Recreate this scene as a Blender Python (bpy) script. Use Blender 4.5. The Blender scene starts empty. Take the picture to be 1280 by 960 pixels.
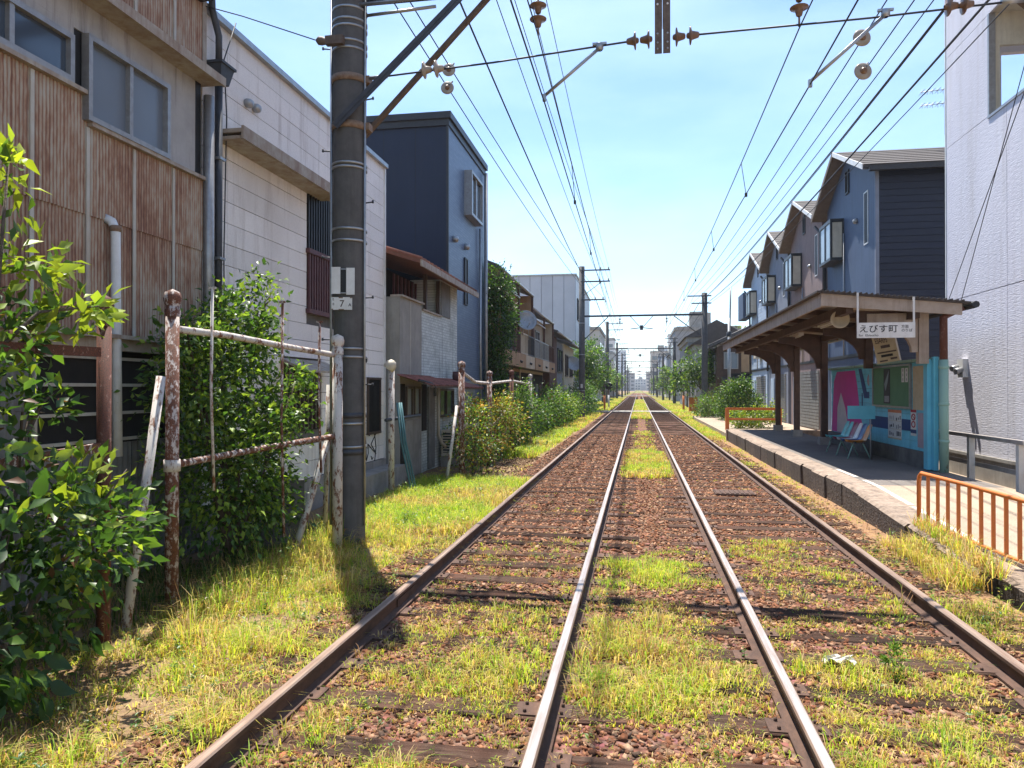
import bpy, math, random
import numpy as np
from mathutils import Vector, Matrix
random.seed(11); RNG = np.random.default_rng(11)
SC = bpy.context.scene; C = SC.collection

# ---------------------------------------------------------------- camera, sky, sun, exposure
CAM_Z = 1.85
cd = bpy.data.cameras.new('camera'); cam = bpy.data.objects.new('camera', cd); C.objects.link(cam)
cd.sensor_width = 36.0; cd.lens = 36.0 * 920 / 1280
cd.clip_start = 0.05; cd.clip_end = 6000
cam.location = (0, 0, CAM_Z)
cam.rotation_euler = (math.radians(90 + 0.374), 0, math.atan(158 / 920))
SC.camera = cam

SUN = Vector((-0.16, 0.33, 1.0)).normalized()
sun_el = math.asin(SUN.z); sun_az = math.atan2(SUN.x, SUN.y)
W = bpy.data.worlds.new('World'); SC.world = W; W.use_nodes = True
nt = W.node_tree; nt.nodes.clear()
sky = nt.nodes.new('ShaderNodeTexSky'); sky.sky_type = 'NISHITA'; sky.sun_disc = False
sky.sun_elevation = sun_el; sky.sun_rotation = sun_az
sky.air_density = 1.0; sky.dust_density = 0.1; sky.ozone_density = 4.0; sky.altitude = 20
tcw = nt.nodes.new('ShaderNodeTexCoord'); mpw = nt.nodes.new('ShaderNodeMapping')
mpw.inputs['Scale'].default_value = (1.2, 1.2, 4.0)
nzw = nt.nodes.new('ShaderNodeTexNoise'); nzw.inputs['Scale'].default_value = 1.6; nzw.inputs['Detail'].default_value = 6; nzw.inputs['Roughness'].default_value = 0.55
crw = nt.nodes.new('ShaderNodeValToRGB'); crw.color_ramp.elements[0].position = 0.42; crw.color_ramp.elements[0].color = (0, 0, 0, 1)
crw.color_ramp.elements[1].position = 0.85; crw.color_ramp.elements[1].color = (.22, .22, .22, 1)
mxw = nt.nodes.new('ShaderNodeMixRGB'); mxw.inputs['Color2'].default_value = (8.2, 9.4, 10.6, 1)   # thin high cloud veil
bgw = nt.nodes.new('ShaderNodeBackground'); bgw.inputs['Strength'].default_value = 0.12
ouw = nt.nodes.new('ShaderNodeOutputWorld')
L = nt.links.new
L(tcw.outputs['Generated'], mpw.inputs['Vector']); L(mpw.outputs['Vector'], nzw.inputs['Vector'])
L(nzw.outputs['Fac'], crw.inputs['Fac']); L(crw.outputs['Color'], mxw.inputs['Fac'])
L(sky.outputs['Color'], mxw.inputs['Color1']); L(mxw.outputs['Color'], bgw.inputs['Color']); L(bgw.outputs['Background'], ouw.inputs['Surface'])

sl = bpy.data.lights.new('sun', 'SUN'); sl.energy = 5.0; sl.angle = math.radians(0.55); sl.color = (1.0, 0.955, 0.88)
so = bpy.data.objects.new('sun', sl); C.objects.link(so); so.location = (0, 0, 60)
so.rotation_euler = SUN.to_track_quat('Z', 'Y').to_euler()
SC.view_settings.view_transform = 'Standard'; SC.view_settings.look = 'None'; SC.view_settings.gamma = 1.0
SC.view_settings.exposure = 1.14
SC.cycles.use_denoising = True
SC.cycles.max_bounces = 6; SC.cycles.diffuse_bounces = 4; SC.cycles.glossy_bounces = 2; SC.cycles.transmission_bounces = 4
SC.cycles.transparent_max_bounces = 6; SC.cycles.volume_bounces = 0; SC.cycles.caustics_reflective = False; SC.cycles.caustics_refractive = False

# ---------------------------------------------------------------- object helpers
def thing(name, label, cat, loc=(0, 0, 0), group=None, rz=0):
    o = bpy.data.objects.new(name, None); C.objects.link(o); o.location = loc; o.rotation_euler = (0, 0, rz)
    o.empty_display_size = 0.2
    o['label'] = label; o['category'] = cat
    if group: o['group'] = group
    return o
def tag(o, label=None, cat=None, group=None, kind=None):
    for k, v in (('label', label), ('category', cat), ('group', group), ('kind', kind)):
        if v: o[k] = v
    return o
def origin(o):
    v = Vector((0, 0, 0))
    while o is not None:
        v += o.location; o = o.parent
    return v
def dup(root, dloc, label=None, parent=None):
    r = root.copy(); C.objects.link(r)
    if parent is None: r.location = root.location + Vector(dloc)
    else: r.parent = parent
    if label: r['label'] = label
    for ch in root.children: dup(ch, None, None, r)
    return r
def fast_mesh(name, V, T, col=None, smooth=False):
    me = bpy.data.meshes.new(name)
    V = np.asarray(V, np.float32); T = np.asarray(T, np.int32)
    me.vertices.add(len(V)); me.vertices.foreach_set('co', V.ravel())
    k = T.shape[1]
    me.loops.add(T.size); me.loops.foreach_set('vertex_index', T.ravel())
    me.polygons.add(len(T)); me.polygons.foreach_set('loop_start', np.arange(0, T.size, k, dtype=np.int32))
    if smooth: me.polygons.foreach_set('use_smooth', np.ones(len(T), bool))
    if col is not None:
        a = me.color_attributes.new('Col', 'FLOAT_COLOR', 'POINT')
        c4 = np.ones((len(V), 4), np.float32); c4[:, :3] = col; a.data.foreach_set('color', c4.ravel())
    me.update(calc_edges=True)
    return me
def link_mesh(name, me, mat, parent=None, loc=None):
    o = bpy.data.objects.new(name, me); C.objects.link(o)
    if mat is not None and len(me.materials) == 0: me.materials.append(mat)
    if parent is not None: o.parent = parent
    if loc is not None: o.location = loc
    return o

class MB:
    def __init__(s): s.v = []; s.f = []; s.sm = []; s.mi = []
    def _add(s, vs, fs, sm=False, mi=0):
        b = len(s.v); s.v += [tuple(p) for p in vs]
        for q in fs: s.f.append(tuple(b + i for i in q)); s.sm.append(sm); s.mi.append(mi)
        return s
    def obox(s, O, e1, e2, e3, a, b, c, mi=0):
        O = Vector(O); e1 = Vector(e1); e2 = Vector(e2); e3 = Vector(e3)
        P = [O + e1 * i + e2 * j + e3 * k for k in c for j in b for i in a]
        fs = [(0, 2, 3, 1), (4, 5, 7, 6), (0, 1, 5, 4), (2, 6, 7, 3), (0, 4, 6, 2), (1, 3, 7, 5)]
        if e1.cross(e2).dot(e3) * (a[1] - a[0]) * (b[1] - b[0]) * (c[1] - c[0]) < 0: fs = [tuple(reversed(q)) for q in fs]
        return s._add(P, fs, False, mi)
    def box(s, x0, x1, y0, y1, z0, z1, mi=0):
        return s.obox((0, 0, 0), (1, 0, 0), (0, 1, 0), (0, 0, 1), (x0, x1), (y0, y1), (z0, z1), mi)
    def bar(s, A, B, w, h=None, up=(0, 0, 1)):
        A = Vector(A); B = Vector(B); h = h or w; d = (B - A); l = d.length; d.normalize()
        u = Vector(up)
        if abs(d.dot(u)) > .98: u = Vector((1, 0, 0))
        r = d.cross(u).normalized(); n = r.cross(d)
        return s.obox(A, d, r, n, (0, l), (-w / 2, w / 2), (-h / 2, h / 2))
    def tube(s, pts, r, n=8, caps=True, smooth=True):
        pts = [Vector(p) for p in pts]; rs = r if isinstance(r, (list, tuple)) else [r] * len(pts)
        V = []; up = None
        for i, p in enumerate(pts):
            d = (pts[min(i + 1, len(pts) - 1)] - pts[max(i - 1, 0)]).normalized()
            if up is None: up = Vector((0, 0, 1)) if abs(d.z) < .9 else Vector((1, 0, 0))
            a = d.cross(up).normalized(); up = a.cross(d).normalized()
            for k in range(n):
                t = 2 * math.pi * k / n; V.append(p + (a * math.cos(t) + up * math.sin(t)) * rs[i])
        F = [(i * n + k, i * n + (k + 1) % n, (i + 1) * n + (k + 1) % n, (i + 1) * n + k) for i in range(len(pts) - 1) for k in range(n)]
        s._add(V, F, smooth)
        if caps:
            b = len(s.v) - len(V)
            s.f.append(tuple(b + k for k in reversed(range(n)))); s.sm.append(False); s.mi.append(0)
            s.f.append(tuple(b + (len(pts) - 1) * n + k for k in range(n))); s.sm.append(False); s.mi.append(0)
        return s
    def lathe(s, O, axis, prof, n=14):          # prof: (radius, distance along axis)
        O = Vector(O); ax = Vector(axis).normalized(); up = Vector((0, 0, 1)) if abs(ax.z) < .9 else Vector((1, 0, 0))
        a = ax.cross(up).normalized(); b = a.cross(ax)
        V = [O + ax * h + (a * math.cos(2 * math.pi * k / n) + b * math.sin(2 * math.pi * k / n)) * max(r, 1e-4) for r, h in prof for k in range(n)]
        F = [(i * n + k, i * n + (k + 1) % n, (i + 1) * n + (k + 1) % n, (i + 1) * n + k) for i in range(len(prof) - 1) for k in range(n)]
        return s._add(V, F, True)
    def prism(s, poly, e3, mi=0):               # poly: world points, extruded along e3
        P = [Vector(p) for p in poly]; e3 = Vector(e3); n = len(P)
        return s._add(P + [p + e3 for p in P], [tuple(reversed(range(n))), tuple(range(n, 2 * n))] + [(i, (i + 1) % n, n + (i + 1) % n, n + i) for i in range(n)], False, mi)
    def grid(s, fn, nu, nv, smooth=False):
        V = [fn(i / nu, j / nv) for j in range(nv + 1) for i in range(nu + 1)]
        F = [(j * (nu + 1) + i, j * (nu + 1) + i + 1, (j + 1) * (nu + 1) + i + 1, (j + 1) * (nu + 1) + i) for j in range(nv) for i in range(nu)]
        return s._add(V, F, smooth)
    def build(s, name, mat, parent=None, loc=None):
        off = origin(parent) if parent is not None else (Vector(loc) if loc else Vector((0, 0, 0)))
        me = bpy.data.meshes.new(name)
        me.from_pydata([(p[0] - off.x, p[1] - off.y, p[2] - off.z) for p in s.v], [], s.f)
        me.polygons.foreach_set('use_smooth', s.sm); me.polygons.foreach_set('material_index', s.mi)
        for m in (mat if isinstance(mat, (list, tuple)) else [mat]): me.materials.append(m)
        me.update()
        return link_mesh(name, me, None, parent, loc)

class Fr:   # a facade frame: u along the wall, z up, n outwards
    def __init__(s, O, u, n): s.O = Vector(O); s.u = Vector(u); s.n = Vector(n)
    def p(s, u, z, n=0): return s.O + s.u * u + s.n * n + Vector((0, 0, z))
    def box(s, mb, u0, u1, z0, z1, n0, n1): return mb.obox(s.O, s.u, s.n, (0, 0, 1), (u0, u1), (n0, n1), (z0, z1))
def left_face(X, n=1): return Fr((X, 0, 0), (0, 1, 0), (1, 0, 0))      # u is world Y, faces the track from the left
def right_face(X): return Fr((X, 0, 0), (0, 1, 0), (-1, 0, 0))
def front_face(Y): return Fr((0, Y, 0), (1, 0, 0), (0, -1, 0))         # u is world X, faces the camera side
def P1(name, mat, parent, fn):
    m = MB(); fn(m); return m.build(name, mat, parent)

# ---------------------------------------------------------------- materials
MT = {}
def nodes(name):
    m = bpy.data.materials.new(name); m.use_nodes = True; t = m.node_tree
    b = t.nodes['Principled BSDF']; MT[name] = m
    return m, t, b
def tex(t, kind, scale, vec=None, **kw):
    n = t.nodes.new(kind); n.inputs['Scale'].default_value = scale
    for k, v in kw.items(): n.inputs[k].default_value = v
    if vec is not None: t.links.new(vec, n.inputs['Vector'])
    return n
def ramp(t, fac, stops):
    r = t.nodes.new('ShaderNodeValToRGB'); e = r.color_ramp.elements
    while len(e) < len(stops): e.new(.5)
    for el, (p, c) in zip(e, stops):
        el.position = p; el.color = (c[0], c[1], c[2], 1) if isinstance(c, (tuple, list)) else (c, c, c, 1)
    t.links.new(fac, r.inputs['Fac']); return r.outputs['Color']
def mix(t, fac, a, b, mode='MIX'):
    n = t.nodes.new('ShaderNodeMixRGB'); n.blend_type = mode
    for s_, v in (('Fac', fac), ('Color1', a), ('Color2', b)):
        if hasattr(v, 'links') or hasattr(v, 'is_linked'): t.links.new(v, n.inputs[s_])
        else: n.inputs[s_].default_value = v if not isinstance(v, tuple) else (v[0], v[1], v[2], 1)
    return n.outputs['Color']
def pos(t, scale=(1, 1, 1)):
    g = t.nodes.new('ShaderNodeNewGeometry'); m = t.nodes.new('ShaderNodeMapping'); m.inputs['Scale'].default_value = scale
    t.links.new(g.outputs['Position'], m.inputs['Vector']); return m.outputs['Vector']
def bump(t, b, h, strength=.3, dist=.01):
    n = t.nodes.new('ShaderNodeBump'); n.inputs['Strength'].default_value = strength; n.inputs['Distance'].default_value = dist
    t.links.new(h, n.inputs['Height']); t.links.new(n.outputs['Normal'], b.inputs['Normal'])
def objrand(t):
    n = t.nodes.new('ShaderNodeObjectInfo'); return n.outputs['Random']
def plain(name, c, c2=None, rough=.6, metal=0, scale=3, detail=6, bmp=.15, bscale=40, bdist=.004, streak=None, streakamt=.5, spec=.4, rnd=0.0, lo=.35, hi=.7):
    """paint / plaster / wood: two tones of noise, optional vertical dirt streaks, fine relief, tone differing between pieces"""
    m, t, b = nodes(name); P = pos(t)
    c2 = c2 or tuple(x * .75 for x in c)
    n1 = tex(t, 'ShaderNodeTexNoise', scale, P, Detail=detail, Roughness=.65)
    col = mix(t, ramp(t, n1.outputs['Fac'], [(lo, 0.0), (hi, 1.0)]), c, c2)
    if streak:
        n2 = tex(t, 'ShaderNodeTexNoise', 1.0, pos(t, (7, 7, .55)), Detail=7, Roughness=.7)
        col = mix(t, ramp(t, n2.outputs['Fac'], [(.5, 0.0), (.75, streakamt)]), col, streak)
    if rnd:
        r = ramp(t, objrand(t), [(0, 1 - rnd), (1, 1 + rnd)])
        col = mix(t, 1.0, col, r, 'MULTIPLY')
    t.links.new(col, b.inputs['Base Color'])
    b.inputs['Roughness'].default_value = rough; b.inputs['Metallic'].default_value = metal; b.inputs['Specular IOR Level'].default_value = spec
    if bmp:
        n3 = tex(t, 'ShaderNodeTexNoise', bscale, P, Detail=4)
        bump(t, b, n3.outputs['Fac'], bmp, bdist)
    return m
def rusty(name, paint, rust=(.16, .055, .025), rust2=(.05, .02, .012), amount=.5, scale=6, stretch=(1, 1, .35), rough=.75):
    m, t, b = nodes(name); P = pos(t, stretch)
    n1 = tex(t, 'ShaderNodeTexNoise', scale, P, Detail=9, Roughness=.72)
    n2 = tex(t, 'ShaderNodeTexNoise', scale * 5, pos(t), Detail=6, Roughness=.7)
    rc = mix(t, ramp(t, n2.outputs['Fac'], [(.35, 0.), (.65, 1.)]), rust, rust2)
    a = .5 + (.5 - amount) * .45
    f = ramp(t, n1.outputs['Fac'], [(a - .035, 0.), (a + .03, 1.)])
    col = mix(t, f, paint, rc); t.links.new(col, b.inputs['Base Color'])
    b.inputs['Roughness'].default_value = rough
    bump(t, b, mix(t, .5, f, n2.outputs['Fac']), .35, .004)
    return m

plain('concrete', (.33, .31, .28), (.22, .2, .18), .9, scale=2.5, streak=(.1, .09, .08))
plain('concrete_dark', (.16, .15, .14), (.09, .085, .08), .9, scale=3, streak=(.05, .05, .045))
plain('pole_concrete', (.115, .11, .105), (.075, .072, .07), .85, scale=5, bmp=.3, bscale=120, bdist=.002, streak=(.05, .048, .045), streakamt=.7)
plain('galv', (.42, .43, .43), (.3, .3, .3), .45, metal=.8, scale=8, bmp=.05)
plain('steel_dark', (.07, .075, .085), (.045, .045, .05), .55, metal=.3, scale=9)
plain('steel_brown', (.16, .12, .09), (.09, .06, .045), .7, metal=.2, scale=14)
plain('band_rust', (.28, .2, .14), (.17, .1, .06), .7, metal=.2, scale=18)
plain('white_paint', (.74, .74, .72), (.62, .61, .58), .5, scale=6, bmp=.06, streak=(.35, .3, .26), streakamt=.35)
plain('cream_paint', (.6, .54, .42), (.5, .44, .34), .6, scale=4, streak=(.25, .2, .15))
plain('porcelain', (.36, .31, .25), (.27, .22, .17), .3, scale=20, bmp=0)
plain('porcelain_brown', (.22, .13, .08), (.14, .075, .045), .3, scale=20, bmp=0)
plain('wire', (.04, .042, .05), (.03, .03, .035), .6, metal=.2, bmp=0)
plain('black', (.012, .012, .013), (.02, .02, .02), .6, bmp=0)
plain('interior_dark', (.022, .018, .016), (.012, .011, .01), .9, bmp=0)
plain('frame_alu', (.36, .36, .36), (.27, .26, .25), .4, metal=.5, scale=12, bmp=.03)
plain('frame_dark', (.03, .03, .032), (.02, .02, .022), .45, scale=12, bmp=.03)
plain('frame_brown', (.09, .06, .045), (.06, .04, .03), .5, scale=12, bmp=.03)
rusty('rust_fence', (.5, .44, .4), (.22, .075, .035), (.045, .02, .013), .58, 24, (1, 1, .55))
rusty('rust_fence_dark', (.32, .2, .16), (.17, .05, .025), (.035, .016, .012), .74, 26, (1, 1, .55))
rusty('rust_fence_pale', (.55, .51, .46), (.25, .1, .05), (.09, .04, .025), .4, 18, (1, 1, .4))
def glass(name, c=(.02, .025, .03), rough=.08):
    m, t, b = nodes(name); n = tex(t, 'ShaderNodeTexNoise', 1.3, pos(t), Detail=3)
    t.links.new(mix(t, n.outputs['Fac'], c, tuple(x * 1.9 for x in c)), b.inputs['Base Color'])
    b.inputs['Roughness'].default_value = rough; b.inputs['Specular IOR Level'].default_value = .8
    n2 = tex(t, 'ShaderNodeTexNoise', .9, pos(t), Detail=1); bump(t, b, n2.outputs['Fac'], .06, .05)
    return m
glass('glass', (.03, .04, .055), .1); glass('glass_pale', (.16, .19, .21), .25); glass('glass_frosted', (.085, .1, .12), .3)

def foliage(name, trans=.38, rough=.45, sat=1.0, spec=.35):
    m, t, b = nodes(name)
    a = t.nodes.new('ShaderNodeVertexColor'); a.layer_name = 'Col'
    t.links.new(a.outputs['Color'], b.inputs['Base Color']); b.inputs['Roughness'].default_value = rough; b.inputs['Specular IOR Level'].default_value = spec
    tr = t.nodes.new('ShaderNodeBsdfTranslucent'); ms = t.nodes.new('ShaderNodeMixShader'); ms.inputs['Fac'].default_value = trans
    t.links.new(mix(t, 1.0, a.outputs['Color'], (1.5, 1.6, .7), 'MULTIPLY'), tr.inputs['Color'])
    o = t.nodes['Material Output']
    t.links.new(b.outputs['BSDF'], ms.inputs[1]); t.links.new(tr.outputs['BSDF'], ms.inputs[2]); t.links.new(ms.outputs['Shader'], o.inputs['Surface'])
    return m
foliage('leaf_mat', .42, .4); foliage('grass_mat', .42, .6, spec=.2)
m_, t_, b_ = nodes('stone_mat')
a_ = t_.nodes.new('ShaderNodeVertexColor'); a_.layer_name = 'Col'
n_ = tex(t_, 'ShaderNodeTexNoise', 55, pos(t_), Detail=5)
t_.links.new(mix(t_, .6, a_.outputs['Color'], ramp(t_, n_.outputs['Fac'], [(.3, .45), (.7, 1.3)]), 'MULTIPLY'), b_.inputs['Base Color'])
b_.inputs['Roughness'].default_value = .95; b_.inputs['Specular IOR Level'].default_value = .15; bump(t_, b_, n_.outputs['Fac'], .5, .006)
plain('bark', (.12, .09, .065), (.07, .05, .038), .9, scale=20, bmp=.6, bscale=60, bdist=.01)

# ---------------------------------------------------------------- noise for scattering (world metres)
_G = RNG.random((256, 256)).astype(np.float32)
def vnoise(x, y, s=1.0):
    x = np.asarray(x) / s + 91.3; y = np.asarray(y) / s + 37.7
    i = np.floor(x).astype(int); j = np.floor(y).astype(int); a = x - i; b = y - j
    a = a * a * (3 - 2 * a); b = b * b * (3 - 2 * b)
    g = lambda p, q: _G[p % 256, q % 256]
    return (g(i, j) * (1 - a) + g(i + 1, j) * a) * (1 - b) + (g(i, j + 1) * (1 - a) + g(i + 1, j + 1) * a) * b
def fnoise(x, y, s=1.0): return .55 * vnoise(x, y, s) + .3 * vnoise(x + 7, y + 3, s * .45) + .15 * vnoise(x + 3, y + 9, s * .2)
# ================================================================ THE SETTING: ground, track bed, path, platform
m, t, b = nodes('dirt'); P = pos(t)
n1 = tex(t, 'ShaderNodeTexNoise', .5, P, Detail=8, Roughness=.65); n2 = tex(t, 'ShaderNodeTexNoise', 24, P, Detail=6, Roughness=.7)
c = mix(t, ramp(t, n1.outputs['Fac'], [(.4, 0.), (.62, 1.)]), (.27, .17, .1), (.33, .25, .13))
c = mix(t, ramp(t, n2.outputs['Fac'], [(.35, 0.), (.7, .8)]), c, (.15, .09, .055)); t.links.new(c, b.inputs['Base Color'])
b.inputs['Roughness'].default_value = .95; b.inputs['Specular IOR Level'].default_value = .1; bump(t, b, n2.outputs['Fac'], .8, .03)
m, t, b = nodes('bed'); P = pos(t)
v1 = tex(t, 'ShaderNodeTexVoronoi', 17, P); n2 = tex(t, 'ShaderNodeTexNoise', .7, P, Detail=7)
c = mix(t, .25, (.23, .12, .08), v1.outputs['Color'], 'SOFT_LIGHT')
c = mix(t, ramp(t, v1.outputs['Distance'], [(.25, 0.), (.75, .85)]), c, (.05, .024, .016))
c = mix(t, ramp(t, n2.outputs['Fac'], [(.45, 0.), (.75, .5)]), c, (.24, .14, .085)); t.links.new(c, b.inputs['Base Color'])
b.inputs['Roughness'].default_value = .95; b.inputs['Specular IOR Level'].default_value = .1; bump(t, b, v1.outputs['Distance'], -.9, .05)
m, t, b = nodes('far_green'); P = pos(t)
n1 = tex(t, 'ShaderNodeTexNoise', .35, P, Detail=8, Roughness=.7); n2 = tex(t, 'ShaderNodeTexNoise', 9, P, Detail=6)
c = mix(t, ramp(t, n1.outputs['Fac'], [(.38, 0.), (.6, 1.)]), (.17, .2, .035), (.27, .2, .07))
c = mix(t, ramp(t, n2.outputs['Fac'], [(.4, 0.), (.7, .8)]), c, (.08, .1, .02)); t.links.new(c, b.inputs['Base Color'])
b.inputs['Roughness'].default_value = .95; b.inputs['Specular IOR Level'].default_value = .1; bump(t, b, n2.outputs['Fac'], .8, .05)

# one sheet to the horizon, finer near the track
tag(P1('ground', MT['dirt'], None, lambda q: q.box(-2500, 2500, -400, 4500, -1.4, -.09)), kind='structure')
def bed_z(x, y): return -.012 + .022 * (fnoise(x, y, .5) - .5)
def verge_z(x, y): return -.045 + .05 * (fnoise(x, y, 1.6) - .5) + .035 * (fnoise(x, y, .35) - .5)
def sheet(name, mat, x0, x1, y0, y1, st, zf, kind='structure'):
    nx = max(2, int((x1 - x0) / st)); ny = max(2, int((y1 - y0) / st))
    X, Y = np.meshgrid(np.linspace(x0, x1, nx + 1), np.linspace(y0, y1, ny + 1))
    Z = zf(X, Y); V = np.stack([X, Y, Z], -1).reshape(-1, 3)
    i = np.arange(nx * ny); r = i // nx; q = i % nx; a = r * (nx + 1) + q
    o = link_mesh(name, fast_mesh(name, V, np.stack([a, a + 1, a + nx + 2, a + nx + 1], -1), smooth=True), mat)
    o['kind'] = kind; return o
sheet('verge_ground', MT['dirt'], -5.0, -2.55, 1.2, 60, .09, lambda x, y: verge_z(x, y) + .004)
plain('straw_litter', (.34, .19, .09), (.2, .11, .06), .95, scale=9, bmp=.9, bscale=50, bdist=.02)
sheet('lineside_ground', MT['straw_litter'], 2.5, 3.13, 1.2, 60, .09, lambda x, y: np.maximum(verge_z(x, y) + .01, bed_z(x, y) + .006 - np.clip((2.62 - x) * .3, 0, 1)))
sheet('track_bed', MT['bed'], -2.62, 2.95, 1.2, 40, .07, bed_z)
sheet('track_bed', MT['bed'], -2.62, 2.95, 40, 320, 1.6, lambda x, y: bed_z(x, y) * 0 - .012)
sheet('grass_verge', MT['far_green'], -5.5, -2.5, 60, 420, 2.0, lambda x, y: 0 * x - .03)
sheet('grass_verge', MT['far_green'], 2.85, 6.5, 44, 420, 2.0, lambda x, y: 0 * x - .03)
sheet('grass_verge', MT['far_green'], -2.62, 2.95, 320, 900, 9, lambda x, y: 0 * x - .02)
tag(P1('crossing_path', MT['concrete'], None, lambda q: q.box(-8, 9, 57.2, 60.0, -.05, .1)), kind='structure')
tag(P1('crossing_road', MT['concrete'], None, lambda q: q.box(-40, 40, 190, 198, -.05, .11)), kind='structure')

# ================================================================ TRACKS
m, t, b = nodes('sleeper_wood'); P = pos(t, (1.2, 14, 14))
n1 = tex(t, 'ShaderNodeTexNoise', 2.0, P, Detail=9, Roughness=.7); n2 = tex(t, 'ShaderNodeTexNoise', 3, pos(t), Detail=5)
c = ramp(t, n1.outputs['Fac'], [(.3, (.018, .012, .009)), (.5, (.07, .043, .031)), (.72, (.17, .112, .08))])
c = mix(t, ramp(t, n2.outputs['Fac'], [(.4, 0.), (.7, .6)]), c, (.13, .06, .04))
c = mix(t, 1.0, c, ramp(t, objrand(t), [(0, .5), (1, 1.2)]), 'MULTIPLY'); t.links.new(c, b.inputs['Base Color'])
b.inputs['Roughness'].default_value = .95; b.inputs['Specular IOR Level'].default_value = .12; bump(t, b, n1.outputs['Fac'], 1.0, .03)
m, t, b = nodes('rail_side'); P = pos(t, (1, .4, 1))
n1 = tex(t, 'ShaderNodeTexNoise', 14, P, Detail=7, Roughness=.7)
t.links.new(ramp(t, n1.outputs['Fac'], [(.3, (.035, .018, .012)), (.6, (.1, .05, .03)), (.8, (.17, .09, .055))]), b.inputs['Base Color'])
b.inputs['Roughness'].default_value = .85; bump(t, b, n1.outputs['Fac'], .4, .005)
def railtop(name, c1, c2, metal, rough):
    m, t, b = nodes(name); n1 = tex(t, 'ShaderNodeTexNoise', 5, pos(t, (6, .35, 1)), Detail=8, Roughness=.7)
    t.links.new(ramp(t, n1.outputs['Fac'], [(.35, c1), (.65, c2)]), b.inputs['Base Color'])
    b.inputs['Metallic'].default_value = metal; b.inputs['Roughness'].default_value = rough; bump(t, b, n1.outputs['Fac'], .15, .003)
railtop('rail_top_bright', (.5, .45, .42), (.34, .26, .21), .6, .45)
railtop('rail_top_dull', (.34, .25, .19), (.19, .115, .08), .35, .52)
RT = .14
def rail_mesh(x, y0, y1, parent, top):
    prof = [(-.0625, 0), (.0625, 0), (.0625, .012), (.012, .03), (.009, .095), (.032, .108), (.0325, .131), (.024, RT), (-.024, RT), (-.0325, .131), (-.032, .108), (-.009, .095), (-.012, .03), (-.0625, .012)]
    q = MB(); n = len(prof); ys = [y0, 12, 30, 60, 140, y1]
    V = [(x + px + (.004 * math.sin(y * .9)), y, pz) for y in ys for px, pz in prof]
    q._add(V, [])
    for i in range(len(ys) - 1):
        for k in range(n):
            q.f.append((i * n + k, i * n + (k + 1) % n, (i + 1) * n + (k + 1) % n, (i + 1) * n + k)); q.sm.append(False); q.mi.append(1 if k == 7 else (2 if k in (6, 8) else 0))
    q.f.append(tuple(range(n))); q.sm.append(False); q.mi.append(0)
    r = q.build('rail', [MT['rail_side'], MT[top], MT['rail_top_dull']], parent)
    for jy in (6.3 + x * .2, 25.0):          # fish plates at the joints
        P1('fish_plate', MT['rail_side'], r, lambda k: k.box(x + .0095, x + .024, jy, jy + .5, .03, .093).box(x - .024, x - .0095, jy, jy + .5, .03, .093))
    return r
def make_sleeper_mesh(i, L_):
    q = MB(); n = 10; w = .105
    rr = random.Random(i)
    V = []; 
    for k in range(n + 1):
        x = -L_ / 2 + L_ * k / n + (rr.uniform(-.02, .02) if k in (0, n) else 0)
        for (yy, zz) in ((-w, -.06), (w, -.06), (w, .0), (w * .86, .008), (0, .006), (-w * .86, .008), (-w, .0)):
            V.append((x, yy + rr.uniform(-.006, .006), zz + (rr.uniform(-.009, .004) if zz > -.05 else 0)))
    q._add(V, [])
    for k in range(n):
        for j in range(7): q.f.append((k * 7 + j, (k + 1) * 7 + j, (k + 1) * 7 + (j + 1) % 7, k * 7 + (j + 1) % 7)); q.sm.append(False); q.mi.append(0)
    q.f.append(tuple(reversed(range(7)))); q.sm.append(False); q.mi.append(0)
    q.f.append(tuple(n * 7 + j for j in range(7))); q.sm.append(False); q.mi.append(0)
    o = q.build('sleeper', MT['sleeper_wood']); me = o.data; bpy.data.objects.remove(o); return me
SLM = [make_sleeper_mesh(i, 2.42) for i in range(6)]
pq = MB().box(-.16, .16, -.085, .085, .001, .014)
for dx in (-.105, .105):
    for dy in (-.05, .05): pq.lathe((dx, dy, .012), (0, 0, 1), [(.011, 0), (.011, .014), (.007, .02), (0, .021)], 6)
po = pq.build('tie_plate', MT['rail_side']); PLM = po.data; bpy.data.objects.remove(po)
RX = ((-2.0, -.5), (.85, 2.33)); SLEEPERS = []
def track(label, rx, tops, seed):
    T = thing('railway_track', label, 'railway track', ((rx[0] + rx[1]) / 2, 3, 0), 'tram tracks side by side')
    for x, tp in zip(rx, tops): rail_mesh(x, -6, 900, T, tp)
    rr = random.Random(seed); cx = (rx[0] + rx[1]) / 2; y = 1.9 + rr.random() * .3; i = 0
    while y < 42:
        s = bpy.data.objects.new('sleeper', SLM[i % 6]); C.objects.link(s); s.parent = T
        s.location = (rr.uniform(-.04, .04), y - 3, -.002 + rr.uniform(-.01, .006)); s.rotation_euler = (0, 0, rr.uniform(-.018, .018) + (math.pi if rr.random() < .5 else 0))
        SLEEPERS.append((cx, y))
        if y < 13:
            for sx in (-.75, .75):
                p = bpy.data.objects.new('tie_plate', PLM); C.objects.link(p); p.parent = s; p.location = (sx, 0, 0)
        y += .56 + rr.uniform(-.06, .06); i += 1
    q = MB()
    while y < 170:
        q.box(cx - 1.2, cx + 1.2, y - .1, y + .1, -.05, .0); y += .56
    o = q.build('sleeper_run', MT['sleeper_wood'], T); o['kind'] = 'stuff'
    # check rail / flangeway strip beside the inner rail (a narrow steel angle)
    return T
track('tram track on brown sleepers beside the grassy verge and leafy bushes', RX[0], ('rail_top_dull', 'rail_top_bright'), 3)
track('tram track on brown sleepers running beside the station platform', RX[1], ('rail_top_bright', 'rail_top_dull'), 4)

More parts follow.
